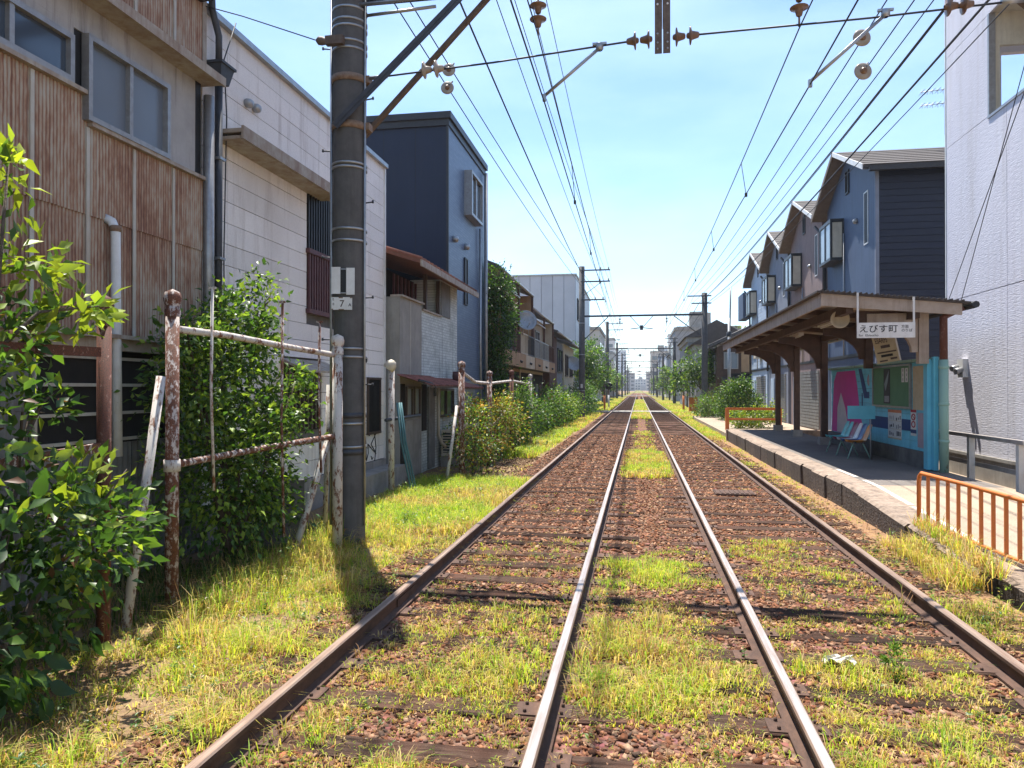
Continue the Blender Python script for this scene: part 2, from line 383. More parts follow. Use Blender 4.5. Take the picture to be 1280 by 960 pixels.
# ---- ballast stones: real stones near, the bed material beyond
def chip():
    v = np.array([(-1, -1, -1), (1, -1, -1), (1, 1, -1), (-1, 1, -1), (-1, -1, 1), (1, -1, 1), (1, 1, 1), (-1, 1, 1)], float) * .72
    t = np.array([(0, 2, 1), (0, 3, 2), (4, 5, 6), (4, 6, 7), (0, 1, 5), (0, 5, 4), (1, 2, 6), (1, 6, 5), (2, 3, 7), (2, 7, 6), (3, 0, 4), (3, 4, 7)])
    return v, t
def stones(name, regs, pal, label, cat):
    iv, it = chip(); Pp = []; S = []
    for (x0, x1, y0, y1, dens, s0, s1) in regs:
        n = int((x1 - x0) * (y1 - y0) * dens); Pp.append(np.stack([RNG.uniform(x0, x1, n), RNG.uniform(y0, y1, n)], -1)); S.append(s0 + (s1 - s0) * RNG.random(n) ** 1.7)
    Pp = np.concatenate(Pp); S = np.concatenate(S)
    keep = np.ones(len(Pp), bool)
    for (cx, sy) in SLEEPERS:                      # most stones lie between the sleepers
        on = (np.abs(Pp[:, 1] - sy) < .1) & (np.abs(Pp[:, 0] - cx) < 1.2); keep &= ~(on & (RNG.random(len(Pp)) < .5))
    for r in RX:
        for x in r: keep &= np.abs(Pp[:, 0] - x) > .085
    Pp = Pp[keep]; S = S[keep]; n = len(Pp)
    R = iv[None] * (1 + RNG.uniform(-.55, .45, (n, 8, 3))); sc = S[:, None, None] * RNG.uniform(.6, 1.25, (n, 1, 3)); sc[:, :, 2] *= .6
    R = R * sc; a = RNG.uniform(0, 6.28, n); ca, sa = np.cos(a)[:, None], np.sin(a)[:, None]
    tl = RNG.uniform(-.5, .5, n)[:, None]
    X = R[..., 0] * ca - R[..., 1] * sa; Y = R[..., 0] * sa + R[..., 1] * ca; Z = R[..., 2] + X * tl * 1.2 + Y * tl[::-1] * .9
    z0 = bed_z(Pp[:, 0], Pp[:, 1]) + S * RNG.uniform(-.35, .3, n)
    V = np.stack([X + Pp[:, :1], Y + Pp[:, 1:], Z + z0[:, None]], -1).reshape(-1, 3)
    T = (it[None] + (np.arange(n) * 8)[:, None, None]).reshape(-1, 3)
    pal = np.array(pal); ci = RNG.integers(0, len(pal), n); col = pal[ci] * RNG.uniform(.55, 1.3, (n, 1)) * np.array([[1.0, .92, .82]])
    o = link_mesh(name, fast_mesh(name, V, T, np.repeat(col, 8, 0)), MT['stone_mat'])
    return tag(o, label, cat, kind='stuff')
PALB = [(.23, .1, .055), (.29, .145, .085), (.18, .078, .046), (.26, .15, .1), (.32, .19, .125), (.11, .055, .036), (.13, .09, .07), (.35, .235, .165)]
stones('ballast', [(-2.6, 2.9, 2.2, 8, 1900, .006, .026), (-2.6, 2.9, 8, 15, 950, .009, .03), (-2.6, 2.9, 15, 30, 340, .014, .04)], PALB, 'reddish brown crushed stone ballast between the rails and sleepers', 'ballast')
stones('gravel', [(-3.4, -2.6, 14.5, 20, 160, .012, .035), (2.55, 3.1, 2.5, 14, 160, .012, .03)], [(.25, .17, .11), (.3, .22, .15), (.16, .1, .07)], 'pale dusty gravel strewn along the edges of the track bed', 'gravel')
# ================================================================ OVERHEAD LINE: portals, wires
PY = [8.5, 47, 86, 125, 164, 203, 243, 285]
def insulator(q, O, ax, n=2, r=.095, step=.12):
    O = Vector(O); ax = Vector(ax).normalized()
    for k in range(n):
        q.lathe(O + ax * (k * step), ax, [(.016, -.03), (.03, -.02), (.034, 0), (r * .9, .004), (r, .01), (r * .98, .018), (r * .5, .03), (.045, .045), (.032, .1), (.018, .11)], 16)
    return q
def band(q, x, y, z, r, h=.05): return q.lathe((x, y, z), (0, 0, 1), [(r, 0), (r + .012, 0), (r + .012, h), (r, h)], 18)

near = thing('catenary_portal', 'thick dark concrete pole with number plates carrying diagonal braces and overhead beam', 'catenary portal', (-3.55, 8.5, 0))
PX, PYY = -3.47, 8.5
pole = P1('pole', MT['pole_concrete'], near, lambda q: q.lathe((PX, PYY, -.1), (0, 0, 1), [(.195, 0), (.19, 2), (.2, 5), (.205, 7.0), (.2, 10.2), (0, 10.2)], 28))
for z in (6.42, 6.28, 6.2, 6.02, 5.93, 4.55, 4.5, 3.76, 3.62, 2.32, 2.22, 1.42, 1.14):
    P1('band', MT['galv'], near, lambda q: band(q, PX, PYY, z, .203 if z > 3 else .197, .025))
for z in (5.55, 4.98): P1('clamp_band', MT['band_rust'], near, lambda q: band(q, PX, PYY, z, .206, .085).box(PX + .2, PX + .27, PYY - .06, PYY + .06, z, z + .085))
for z in (1.5, 1.06): P1('band', MT['steel_dark'], near, lambda q: band(q, PX, PYY, z, .198, .06))
for i, z in enumerate((1.9, 2.45, 2.95, 3.45, 4.1, 4.75, 5.35, 6.0)):
    s = 1 if i % 2 == 0 else -1
    P1('step_bolt', MT['steel_dark'], near, lambda q: q.tube([(PX + s * .17, PYY - .02, z), (PX + s * .33, PYY - .06, z)], .009, 6).tube([(PX + s * .32, PYY - .06, z - .014), (PX + s * .32, PYY - .06, z + .022)], .012, 6))
for dx in (-.215, .215): P1('conduit', MT['galv'], near, lambda q: q.tube([(PX + dx, PYY - .05, .2), (PX + dx * .99, PYY - .05, 3), (PX + dx, PYY - .05, 7.4)], .014 if dx > 0 else .018, 8))
# plates facing along the line towards the camera: the pole's face turned to camera is -Y, slightly +X
pf = Fr((PX + .01, PYY - .212, 0), (.985, .17, 0), (.17, -.985, 0))
sp = thing('number_plate', 'white pole plate with black vertical stripe above smaller plate marked 7', 'plate', tuple(pf.p(0, 3.05)))
P1('plate', MT['white_paint'], sp, lambda q: (pf.box(q, -.14, -.035, 2.98, 3.3, 0, .008), pf.box(q, .035, .135, 2.97, 3.29, 0, .008)))
P1('stripe', MT['black'], sp, lambda q: pf.box(q, -.035, .035, 2.985, 3.285, -.001, .006))
for z in (3.27, 2.985): P1('strap', MT['galv'], sp, lambda q: pf.box(q, -.04, .04, z, z + .01, .0065, .01))
sp2 = thing('number_plate', 'small chipped white plate marked 7 below the striped plate', 'plate', tuple(pf.p(0, 2.88)))
P1('plate', MT['white_paint'], sp2, lambda q: pf.box(q, -.14, .105, 2.79, 2.94, 0, .006))
for u0, u1, z0, z1 in ((-.055, -.005, 2.928, 2.94), (-.055, .01, 2.79, 2.8), (.08, .105, 2.928, 2.94), (-.14, -.12, 2.79, 2.803)):
    P1('rust_chip', MT['band_rust'], sp2, lambda q: pf.box(q, u0, u1, z0, z1, .006, .008))
FONTS = {}
def text(s, size, mat, parent, fr, u, z, n=.004, bold=0.0, name='lettering', sx=1.0, align='LEFT'):
    cu = bpy.data.curves.new('txt', 'FONT'); cu.body = s; cu.size = size; cu.offset = bold; cu.fill_mode = 'FRONT'; cu.resolution_u = 3; cu.align_x = align
    o = bpy.data.objects.new('txt', cu); C.objects.link(o)
    dg = bpy.context.evaluated_depsgraph_get(); me = bpy.data.meshes.new_from_object(o.evaluated_get(dg))
    bpy.data.objects.remove(o)
    off = origin(parent)
    for v in me.vertices: v.co = fr.p(u + v.co.x * sx, z + v.co.y, n) - off
    me.materials.clear(); me.materials.append(mat); me.name = name
    return link_mesh(name, me, None, parent)
text('7', .115, MT['frame_brown'], sp2, pf, -.045, 2.825, .0085, .001)
text('E', .04, MT['black'], sp2, pf, -.128, 2.9, .0085); text('B', .04, MT['black'], sp2, pf, -.128, 2.845, .0085); text('A', .05, MT['black'], sp2, pf, .062, 2.832, .0085, .001)

BZ = 6.62
P1('beam', MT['steel_dark'], near, lambda q: (q.box(-3.4, 4.2, 8.38, 8.42, BZ - .05, BZ + .05), q.box(-3.4, 4.2, 8.58, 8.62, BZ - .05, BZ + .05), [q.box(-3.2 + k * .8, -3.16 + k * .8, 8.42, 8.58, BZ - .02, BZ + .02) for k in range(10)]))
P1('beam_tie', MT['galv'], near, lambda q: (q.tube([(-3.35, 8.4, BZ - .14), (-2.6, 8.4, BZ - .13), (-1.9, 8.4, BZ - .05)], .022, 8), q.tube([(-3.35, 8.56, BZ - .2), (-2.4, 8.56, BZ - .16)], .02, 8)))
P1('brace', MT['steel_dark'], near, lambda q: q.bar((PX - .08, 8.27, 5.0), (-1.82, 8.34, BZ + .02), .085, .05).bar((PX - .08, 8.24, 4.97), (-1.82, 8.31, BZ - .01), .012, .09))
P1('brace', MT['steel_brown'], near, lambda q: q.bar((PX + .1, 8.73, 5.0), (-1.72, 8.66, BZ), .075, .045))
rp = P1('pole', MT['pole_concrete'], near, lambda q: q.lathe((4.42, 8.5, -.1), (0, 0, 1), [(.18, 0), (.175, 6), (.165, 9.6), (0, 9.6)], 24))
P1('brace', MT['steel_brown'], near, lambda q: q.bar((4.3, 8.5, 5.6), (3.3, 8.5, BZ - .05), .07, .045))
# centre hanger with drilled plates and strain insulators
HX = .27
h = P1('hanger', MT['steel_brown'], near, lambda q: (q.box(HX - .085, HX - .006, 8.36, 8.375, 5.6, 6.28), q.box(HX + .006, HX + .085, 8.36, 8.375, 5.6, 6.28), q.box(HX - .014, HX - .003, 8.375, 8.43, 5.9, 6.28), q.box(HX + .003, HX + .014, 8.375, 8.43, 5.9, 6.28)))
for sx in (-1, 1):
    P1('hanger_arm', MT['steel_brown'], near, lambda q: q.bar((HX + sx * .03, 8.39, 6.2), (HX + sx * .3, 8.42, BZ - .05), .08, .05))
    for z in (5.65, 5.72, 5.82, 6.15, 6.22): P1('bolt', MT['galv'] if z not in (6.15,) else MT['white_paint'], h, lambda q: q.lathe((HX + sx * .055, 8.36, z), (0, -1, 0), [(.012, -.002), (.012, .004), (0, .005)], 8))
    P1('strain_insulator', MT['porcelain_brown'], near, lambda q: insulator(q, (HX + sx * .14, 8.37, 5.77), (sx, 0, .03 * sx), 2, .1, .15))
SPZ = 5.8
def span(a, b, r=.011): return lambda q: q.tube([a, ((a[0] + b[0]) / 2, (a[1] + b[1]) / 2, (a[2] + b[2]) / 2 - .02), b], r, 6)
P1('span_wire', MT['wire'], near, span((PX + .26, 8.45, 5.6), (HX - .4, 8.37, 5.76)))
P1('span_wire', MT['wire'], near, span((HX + .4, 8.37, 5.78), (4.25, 8.45, 5.92)))
P1('turnbuckle', MT['galv'], near, lambda q: q.tube([(PX + .28, 8.44, 5.597), (PX + .5, 8.44, 5.605)], .025, 8))
P1('strain_insulator', MT['porcelain'], near, lambda q: insulator(q, (PX + .95, 8.43, 5.64), (1, 0, .03), 2, .1, .15))
P1('strain_insulator', MT['porcelain_brown'], near, lambda q: insulator(q, (3.22, 8.42, 5.89), (1, 0, .03), 2, .1, .15))
P1('turnbuckle', MT['galv'], near, lambda q: q.tube([(3.75, 8.44, 5.905), (3.98, 8.44, 5.91)], .03, 8))
for (a, b) in (((-.43, 8.38, 5.72), (-1.07, 8.44, 5.24)), ((2.6, 8.38, 5.84), (1.85, 8.44, 5.2))):
    P1('steady_arm', MT['galv'], near, lambda q: q.tube([a, b], .02, 8).box(b[0] - .02, b[0] + .02, b[1] - .02, b[1] + .02, b[2] - .06, b[2] + .02).lathe((a[0], a[1], a[2] - .03), (0, 0, 1), [(.03, 0), (.045, .02), (.045, .07), (.02, .09)], 10).box(a[0] - .08, a[0] + .08, a[1] - .015, a[1] + .015, a[2] + .035, a[2] + .06))
P1('insulator_string', MT['porcelain_brown'], near, lambda q: (q.tube([(-1.15, 8.5, 6.6), (-1.15, 8.5, 6.35)], .012, 6), insulator(q, (-1.15, 8.5, 6.34), (0, 0, -1), 2, .1, .16), q.tube([(-1.15, 8.5, 6.14), (-1.15, 8.5, 5.98)], .012, 6)))
P1('insulator_string', MT['porcelain_brown'], near, lambda q: (q.tube([(1.75, 8.5, 6.6), (1.75, 8.5, 6.25)], .012, 6), insulator(q, (1.75, 8.5, 6.22), (0, 0, -1), 2, .1, .16), q.tube([(1.75, 8.5, 6.0), (1.75, 8.5, 5.84)], .012, 6)))
P1('service_bracket', MT['steel_brown'], near, lambda q: q.box(PX - .2, PX + .02, 8.22, 8.3, 5.95, 6.05).lathe((PX - .24, 8.25, 6.0), (-1, 0, .2), [(.03, -.06), (.05, 0), (.05, .05), (.02, .08)], 10))

# the far portals: one built in full, the rest copies
def far_portal(Y):
    T = thing('catenary_portal', 'slender overhead line portal with crossarms spanning both tracks farther down the line', 'catenary portal', (-3.55, Y, 0), 'overhead line portals down the line')
    P1('pole', MT['pole_concrete'], T, lambda q: q.lathe((-3.55, Y, -.1), (0, 0, 1), [(.2, 0), (.19, 5), (.185, 9.75), (0, 9.75)], 16))
    P1('pole', MT['pole_concrete'], T, lambda q: q.lathe((4.05, Y, -.1), (0, 0, 1), [(.19, 0), (.185, 4), (.175, 7.9), (0, 7.9)], 16))
    P1('beam', MT['steel_dark'], T, lambda q: (q.box(-3.7, 4.15, Y - .13, Y - .06, 6.42, 6.52), q.box(-3.7, 4.15, Y + .06, Y + .13, 6.42, 6.52), q.box(-3.6, 4.1, Y - .06, Y + .06, 6.46, 6.48)))
    P1('brace', MT['steel_dark'], T, lambda q: q.bar((-3.42, Y, 4.95), (-1.9, Y, 6.4), .08, .05))
    P1('brace', MT['steel_dark'], T, lambda q: q.bar((3.9, Y, 5.1), (2.2, Y, 6.4), .08, .05))
    for z, xe in ((9.38, -1.75), (8.66, -1.75), (7.5, -2.1)):
        P1('crossarm', MT['steel_dark'], T, lambda q: q.box(-3.6, xe, Y - .19, Y - .11, z - .04, z + .04))
    P1('crossarm_strut', MT['steel_dark'], T, lambda q: q.bar((-3.4, Y - .15, 7.8), (-2.3, Y - .15, 8.62), .05, .03))
    for z, xe in ((7.6, 3.0), (7.15, 3.25)):
        P1('crossarm', MT['steel_dark'], T, lambda q: q.box(xe, 4.1, Y - .19, Y - .11, z - .035, z + .035).box(4.15, 4.45, Y - .19, Y - .11, z - .035, z + .035))
    P1('hanger', MT['steel_dark'], T, lambda q: q.bar((-.5, Y, 6.42), (.1, Y, 5.75), .07, .04).bar((.9, Y, 6.42), (.3, Y, 5.75), .07, .04).box(.1, .3, Y - .04, Y + .04, 5.55, 5.85).bar((.2, Y, 5.7), (-.5, Y, 5.62), .05).bar((.2, Y, 5.7), (.9, Y, 5.62), .05))
    for x in (-1.15, 1.75):
        P1('insulator_string', MT['porcelain_brown'], T, lambda q: (insulator(q, (x, Y, 6.28), (0, 0, -1), 2, .1, .18), q.tube([(x, Y, 6.45), (x, Y, 5.8)], .018, 6)))
    for z in (1.7, 4.0, 6.0): P1('band', MT['galv'], T, lambda q: band(q, -3.55, Y, z, .2, .05))
    for x, z in ((-1.85, 9.42), (-2.35, 9.42), (-1.85, 8.7), (-2.4, 8.7), (-2.7, 7.54), (-2.2, 7.54)):
        P1('pin_insulator', MT['porcelain'], T, lambda q: q.lathe((x, Y - .15, z), (0, 0, 1), [(.02, 0), (.05, .03), (.03, .06), (.055, .09), (.03, .13), (0, .15)], 10))
    return T
fp = far_portal(PY[1])
for y in PY[2:]: dup(fp, (0, y - PY[1], 0))
fp['label'] = 'first overhead line portal beyond the shelter, small white plate on its pole'; del fp['group']
# pale number plate on the first far pole
tag(P1('pole_plate', MT['white_paint'], None, lambda q: q.box(-3.62, -3.48, 46.78, 46.795, 1.9, 2.15)), 'tiny white plate on the first far overhead line pole', 'plate')

# wires: (x, z) at the near portal and at every later one, sag between supports
def wire(a, b, r, sag, label, group, mat='wire', y_end=285, name='overhead_wire'):
    pts = []; sup = [(-32, a)] + [(PY[0], a)] + [(y, b) for y in PY[1:] if y <= y_end]
    for (y0, p0), (y1, p1) in zip(sup[:-1], sup[1:]):
        n = 14 if y1 < 100 else 5
        for k in range(n):
            f = k / n; s = 4 * f * (1 - f) * sag
            pts.append((p0[0] + (p1[0] - p0[0]) * f, y0 + (y1 - y0) * f, p0[1] + (p1[1] - p0[1]) * f - s))
    pts.append((sup[-1][1][0], sup[-1][0], sup[-1][1][1]))
    return tag(P1(name, MT[mat], None, lambda q: q.tube(pts, r, 5, True, True)), label, name.replace('_', ' ').split()[-1], group)
LW = 'black power wire strung high above the track beside the bushes'; RW = 'black power wire strung high above the platform side track'
gl, gr = 'power wires above the verge side track', 'power wires above the platform side track'
for a, b, r in (((-1.72, 9.5), (-1.85, 9.55), .008), ((-1.95, 9.4), (-2.35, 9.55), .008), ((-2.15, 8.75), (-1.85, 8.83), .008), ((-2.4, 8.65), (-2.4, 8.83), .009), ((-2.55, 7.55), (-2.7, 7.66), .015), ((-2.95, 6.92), (-2.2, 7.66), .009), ((-3.12, 6.86), (-2.6, 7.3), .009)):
    wire(a, b, r, .35, *((LW, gl) if r < .012 else ('thickest black power cable above the verge side track', None)))
for a, b, r in (((2.92, 6.48), (3.05, 7.62), .009), ((3.2, 6.42), (3.4, 7.62), .009), ((3.32, 6.28), (3.3, 7.17), .008), ((3.62, 6.42), (3.7, 7.17), .013), ((4.0, 6.36), (4.2, 7.17), .017), ((4.25, 6.33), (4.4, 7.17), .008)):
    wire(a, b, r, .3, *((RW, gr) if r < .012 else ('heaviest black cable above the platform passing nearest the gabled roofs' if r > .015 else 'thick black cable with a thinner cable twisted along it over the platform', None)))
b3 = [(3.66, 6.45), (3.74, 7.21)]
wire(b3[0], b3[1], .009, .33, 'thinner black cable twisted alongside the thick power wire over the platform', None)
for x, x2, s in ((-1.07, -1.35, 'verge'), (1.85, 1.5, 'platform')):
    wire((x, 5.17), (x2, 5.17), .0085, 0.02, 'copper contact wire over the %s side track held by steady arm' % s, None, name='contact_wire')
    mz = (x - .08 if x < 0 else x - .1, 5.98 if x < 0 else 5.82)
    wire(mz, (x2 + .1, 5.8), .008, .3, 'messenger wire hung from insulators above the %s side contact wire' % s, None, name='messenger_wire')
    ds = thing('dropper', 'row of thin droppers linking %s side contact and messenger wires' % s, 'dropper', (x, 12, 5.2))
    for k, yy in enumerate((13, 18, 23, 28, 33, 38, 43)):
        f = (yy - 8.5) / 38.5; zz = mz[1] + (5.8 - mz[1]) * f - 4 * f * (1 - f) * .3
        P1('dropper_rod', MT['wire'], ds, lambda q: q.tube([(x + (x2 - x) * f, yy, 5.17 - .08 * f * (1 - f)), (mz[0] + (x2 + .1 - mz[0]) * f, yy, zz)], .006, 5).box(x + (x2 - x) * f - .02, x + (x2 - x) * f + .02, yy - .03, yy + .03, 5.12, 5.18))
# suspension insulator discs clipped on the feeders by the near portal
def disc(x, y, z, label):
    T = tag(P1('disc_insulator', MT['porcelain'], None, lambda q: (q.lathe((x, y, z), (.12, -1, .05), [(.04, -.04), (.06, -.02), (.1, -.005), (.105, .005), (.1, .014), (.06, .02), (.04, .022), (0, .022)], 22))), label, 'insulator')
    P1('cap', MT['porcelain_brown'], T, lambda q: q.lathe((x, y, z), (.12, -1, .05), [(.042, .02), (.036, .045), (.02, .06), (0, .062)], 14)); P1('eye', MT['steel_dark'], T, lambda q: q.tube([(x + .01, y - .05, z), (x + .07, y + .05, z + .12)], .014, 6))
    return T
disc(-2.93, 11.2, 6.86, 'upper white porcelain disc insulator on feeder wire beside the big pole')
disc(-2.98, 11.3, 6.62, 'lower white porcelain disc insulator on feeder wire beside the big pole')
disc(2.62, 9.3, 6.02, 'upper white porcelain disc insulator on feeder above the platform ramp')
disc(2.66, 9.4, 5.66, 'lower white porcelain disc insulator on feeder above the platform ramp')
tag(P1('service_wire', MT['wire'], None, lambda q: q.tube([(-3.8, 8.25, 6.02), (-4.6, 8.0, 6.25), (-6.5, 7.6, 6.75), (-9, 7.2, 7.4)], .007, 5)), 'thin service wire from big pole to the rusty workshop roof', 'wire')
# ================================================================ LEFT SIDE BUILDINGS
def window(parent, fr, u0, u1, z0, z1, n=.0, cols=2, rows=1, fm='frame_alu', gm='glass', bar=.045, deep=.05, name='window'):
    def f(q):
        fr.box(q, u0, u1, z0, z0 + bar, n, n + deep); fr.box(q, u0, u1, z1 - bar, z1, n, n + deep)
        fr.box(q, u0, u0 + bar, z0 + bar, z1 - bar, n, n + deep); fr.box(q, u1 - bar, u1, z0 + bar, z1 - bar, n, n + deep)
        for k in range(1, cols):
            c = u0 + (u1 - u0) * k / cols; fr.box(q, c - bar / 2, c + bar / 2, z0 + bar, z1 - bar, n, n + deep * .8)
        for k in range(1, rows):
            c = z0 + (z1 - z0) * k / rows; fr.box(q, u0 + bar, u1 - bar, c - bar / 2, c + bar / 2, n, n + deep * .7)
    w = P1(name, MT[fm], parent, f)
    for i in range(cols):
        for j in range(rows):
            a = u0 + (u1 - u0) * i / cols; b2 = u0 + (u1 - u0) * (i + 1) / cols; c = z0 + (z1 - z0) * j / rows; d = z0 + (z1 - z0) * (j + 1) / rows
            P1('pane', MT[gm], w, lambda q: fr.box(q, a + bar * .5, b2 - bar * .5, c + bar * .5, d - bar * .5, n + .004, n + .012 + .006 * (i % 2)))
    return w
def corr(q, fr, u0, u1, z0, z1, n, pitch=.04, amp=.01, seg=6, lift=0):
    k = max(4, int((u1 - u0) / pitch * seg))
    q.grid(lambda a, b2: tuple(fr.p(u0 + (u1 - u0) * a, z0 + (z1 - z0) * b2, n + amp * math.sin(2 * math.pi * (u0 + (u1 - u0) * a) / pitch) + lift * (1 - b2))), k, 1, True)

# rusty corrugated steel material: vertical run-off streaks plus painted corrugation shade
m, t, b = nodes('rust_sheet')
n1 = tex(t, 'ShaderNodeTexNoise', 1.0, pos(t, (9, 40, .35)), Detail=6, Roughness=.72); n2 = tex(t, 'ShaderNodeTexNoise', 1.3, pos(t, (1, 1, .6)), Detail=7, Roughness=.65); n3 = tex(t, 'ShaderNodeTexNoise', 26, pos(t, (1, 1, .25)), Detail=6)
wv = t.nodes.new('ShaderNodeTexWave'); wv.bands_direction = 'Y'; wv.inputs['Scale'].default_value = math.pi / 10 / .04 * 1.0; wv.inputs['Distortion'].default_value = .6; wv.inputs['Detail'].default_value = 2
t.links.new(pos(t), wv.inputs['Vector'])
s1 = mix(t, .5, n1.outputs['Fac'], n2.outputs['Fac']); s1 = mix(t, .25, s1, n3.outputs['Fac']); s1 = mix(t, .2, s1, wv.outputs['Fac'])  # wave share tints each corrugation darker, standing in for groove shade
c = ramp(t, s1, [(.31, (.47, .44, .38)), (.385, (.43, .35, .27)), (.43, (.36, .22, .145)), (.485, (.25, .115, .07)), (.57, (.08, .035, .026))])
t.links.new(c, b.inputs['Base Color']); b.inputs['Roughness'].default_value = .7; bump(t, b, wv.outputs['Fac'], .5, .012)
plain('sheet_grey', (.2, .2, .19), (.12, .12, .115), .7, scale=5, streak=(.11, .07, .05), streakamt=.7)
plain('trim_rust', (.4, .36, .3), (.27, .2, .15), .7, scale=6, streak=(.18, .085, .05), streakamt=.8)
plain('batten', (.5, .49, .44), (.44, .38, .3), .6, scale=5, streak=(.3, .18, .11), streakamt=.6)
plain('mortar', (.42, .41, .4), (.33, .32, .31), .9, scale=3, streak=(.07, .06, .055), streakamt=.9, bmp=.3)

LF = left_face(-5.1)
ws = thing('workshop', 'rusty corrugated iron workshop with sliding windows and white downpipe', 'building', (-5.1, 2, 0))
P1('wall', MT['interior_dark'], ws, lambda q: q.box(-12, -5.14, .5, 7.93, 0, 6.95))
# lower storey: grey sheets and dark window opening
us = [1.6, 2.24, 2.88, 3.52, 4.14, 4.78, 5.42, 6.06, 6.7, 7.34, 7.9]
for a, c2 in zip(us[:-1], us[1:]):
    P1('corrugated_sheet', MT['sheet_grey'], ws, lambda q: corr(q, LF, a, c2 - .004, -.05, 1.32 if a > 5.3 and a < 7.2 else 2.22, .03, .076, .012))
window(ws, LF, 5.46, 7.1, 1.34, 2.16, .01, 2, 3, 'batten', 'interior_dark', .03, .05)
P1('sill_beam', MT['trim_rust'], ws, lambda q: (LF.box(q, 1.5, 7.9, 2.22, 2.33, .03, .13), LF.box(q, 1.5, 7.9, 2.33, 2.37, .0, .2)))
for a, c2 in zip(us[:-1], us[1:]):
    top = 4.56 if c2 < 6.1 else 4.29
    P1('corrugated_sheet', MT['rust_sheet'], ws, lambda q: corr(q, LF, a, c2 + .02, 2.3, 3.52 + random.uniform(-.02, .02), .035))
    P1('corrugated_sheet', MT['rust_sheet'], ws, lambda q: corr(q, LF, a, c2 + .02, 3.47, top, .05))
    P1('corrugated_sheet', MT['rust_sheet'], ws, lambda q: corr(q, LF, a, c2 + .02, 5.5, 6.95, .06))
for a in us[1:-1]:
    P1('batten', MT['batten'], ws, lambda q: LF.box(q, a - .02, a + .02, 2.34, 4.28 if a > 6 else 4.55, .055, .066)); P1('batten', MT['batten'], ws, lambda q: LF.box(q, a - .02, a + .02, 5.5, 6.95, .065, .076))
P1('rust_stain_flashing', MT['trim_rust'], ws, lambda q: (LF.box(q, 1.5, 6.06, 4.56, 4.6, .0, .11), LF.box(q, 6.06, 7.9, 4.29, 4.33, .0, .11)))
P1('mortar_panel', MT['mortar'], ws, lambda q: (LF.box(q, 7.2, 7.76, 4.33, 5.42, .02, .045), LF.box(q, 1.5, 7.2, 5.14, 5.42, .02, .045), LF.box(q, 1.5, 5.9, 5.04, 5.14, .02, .044)))
P1('dark_gap', MT['black'], ws, lambda q: LF.box(q, 7.76, 7.86, 4.3, 5.42, .0, .05)); P1('dark_gap', MT['black'], ws, lambda q: LF.box(q, 5.86, 6.0, 4.6, 5.14, .0, .03))
window(ws, LF, 3.2, 4.5, 4.6, 5.03, .04, 2, 1, 'frame_alu', 'glass', .05, .07)
window(ws, LF, 4.52, 5.84, 4.6, 5.03, .04, 2, 1, 'frame_alu', 'glass', .05, .07)
window(ws, LF, 6.0, 7.2, 4.33, 5.13, .04, 2, 1, 'frame_alu', 'glass_frosted', .05, .08)
P1('ledge', MT['trim_rust'], ws, lambda q: (LF.box(q, 1.5, 7.94, 5.42, 5.46, 0, .3), LF.box(q, 1.5, 7.94, 5.4, 5.5, .3, .325)))
P1('corner_board', MT['trim_rust'], ws, lambda q: LF.box(q, 7.86, 7.93, 5.5, 6.95, 0, .08))
P1('downpipe', MT['white_paint'], ws, lambda q: q.tube([(-4.93, 6.33, 1.2), (-4.95, 6.33, 2.45), (-4.96, 6.33, 3.38), (-5.0, 6.33, 3.46), (-5.08, 6.33, 3.5)], .045, 10))
P1('pipe_collar', MT['band_rust'], ws, lambda q: q.lathe((-4.96, 6.33, 3.36), (0, 0, 1), [(.046, 0), (.055, .01), (.055, .05), (.046, .06)], 12))
P1('junction_box', MT['frame_dark'], ws, lambda q: (LF.box(q, 7.55, 7.8, 6.35, 6.6, .08, .25), LF.box(q, 7.57, 7.83, 6.6, 6.64, .08, .29)))
P1('roof', MT['sheet_grey'], ws, lambda q: q.box(-12.2, -4.95, .3, 8.0, 6.95, 7.03))

# white siding building
m, t, b = nodes('siding_white'); P = pos(t)
n1 = tex(t, 'ShaderNodeTexNoise', 70, P, Detail=5, Roughness=.7); n2 = tex(t, 'ShaderNodeTexNoise', .9, P, Detail=6); n3 = tex(t, 'ShaderNodeTexNoise', 1, pos(t, (6, 5, .5)), Detail=8, Roughness=.7)
c = mix(t, ramp(t, n1.outputs['Fac'], [(.3, 0.), (.7, 1.)]), (.72, .68, .65), (.9, .86, .82))
c = mix(t, ramp(t, n3.outputs['Fac'], [(.52, 0.), (.72, .55)]), c, (.36, .29, .24)); c = mix(t, ramp(t, n2.outputs['Fac'], [(.5, 0.), (.75, .4)]), c, (.5, .45, .4))
c = mix(t, 1., c, ramp(t, objrand(t), [(0, .93), (1, 1.07)]), 'MULTIPLY')
t.links.new(c, b.inputs['Base Color']); b.inputs['Roughness'].default_value = .8; bump(t, b, n1.outputs['Fac'], .5, .01)
plain('rib_maroon', (.13, .055, .055), (.09, .038, .04), .6, scale=6, streak=(.05, .03, .03))
wb = thing('siding_building', 'white horizontal siding building with maroon louvred window behind the big pole', 'building', (-5.1, 8, 0))
P1('wall', MT['concrete_dark'], wb, lambda q: q.box(-12, -5.13, 7.96, 14.28, 0, 6.3))
cols = [(7.96, 8.5), (8.5, 11.19), (11.2, 14.3)]
rows = [.45 + .268 * k for k in range(22)]
holes = [(10.75, 11.95, 3.05, 5.0), (10.0, 11.3, 1.2, 2.15), (13.35, 14.0, 1.0, 2.05)]
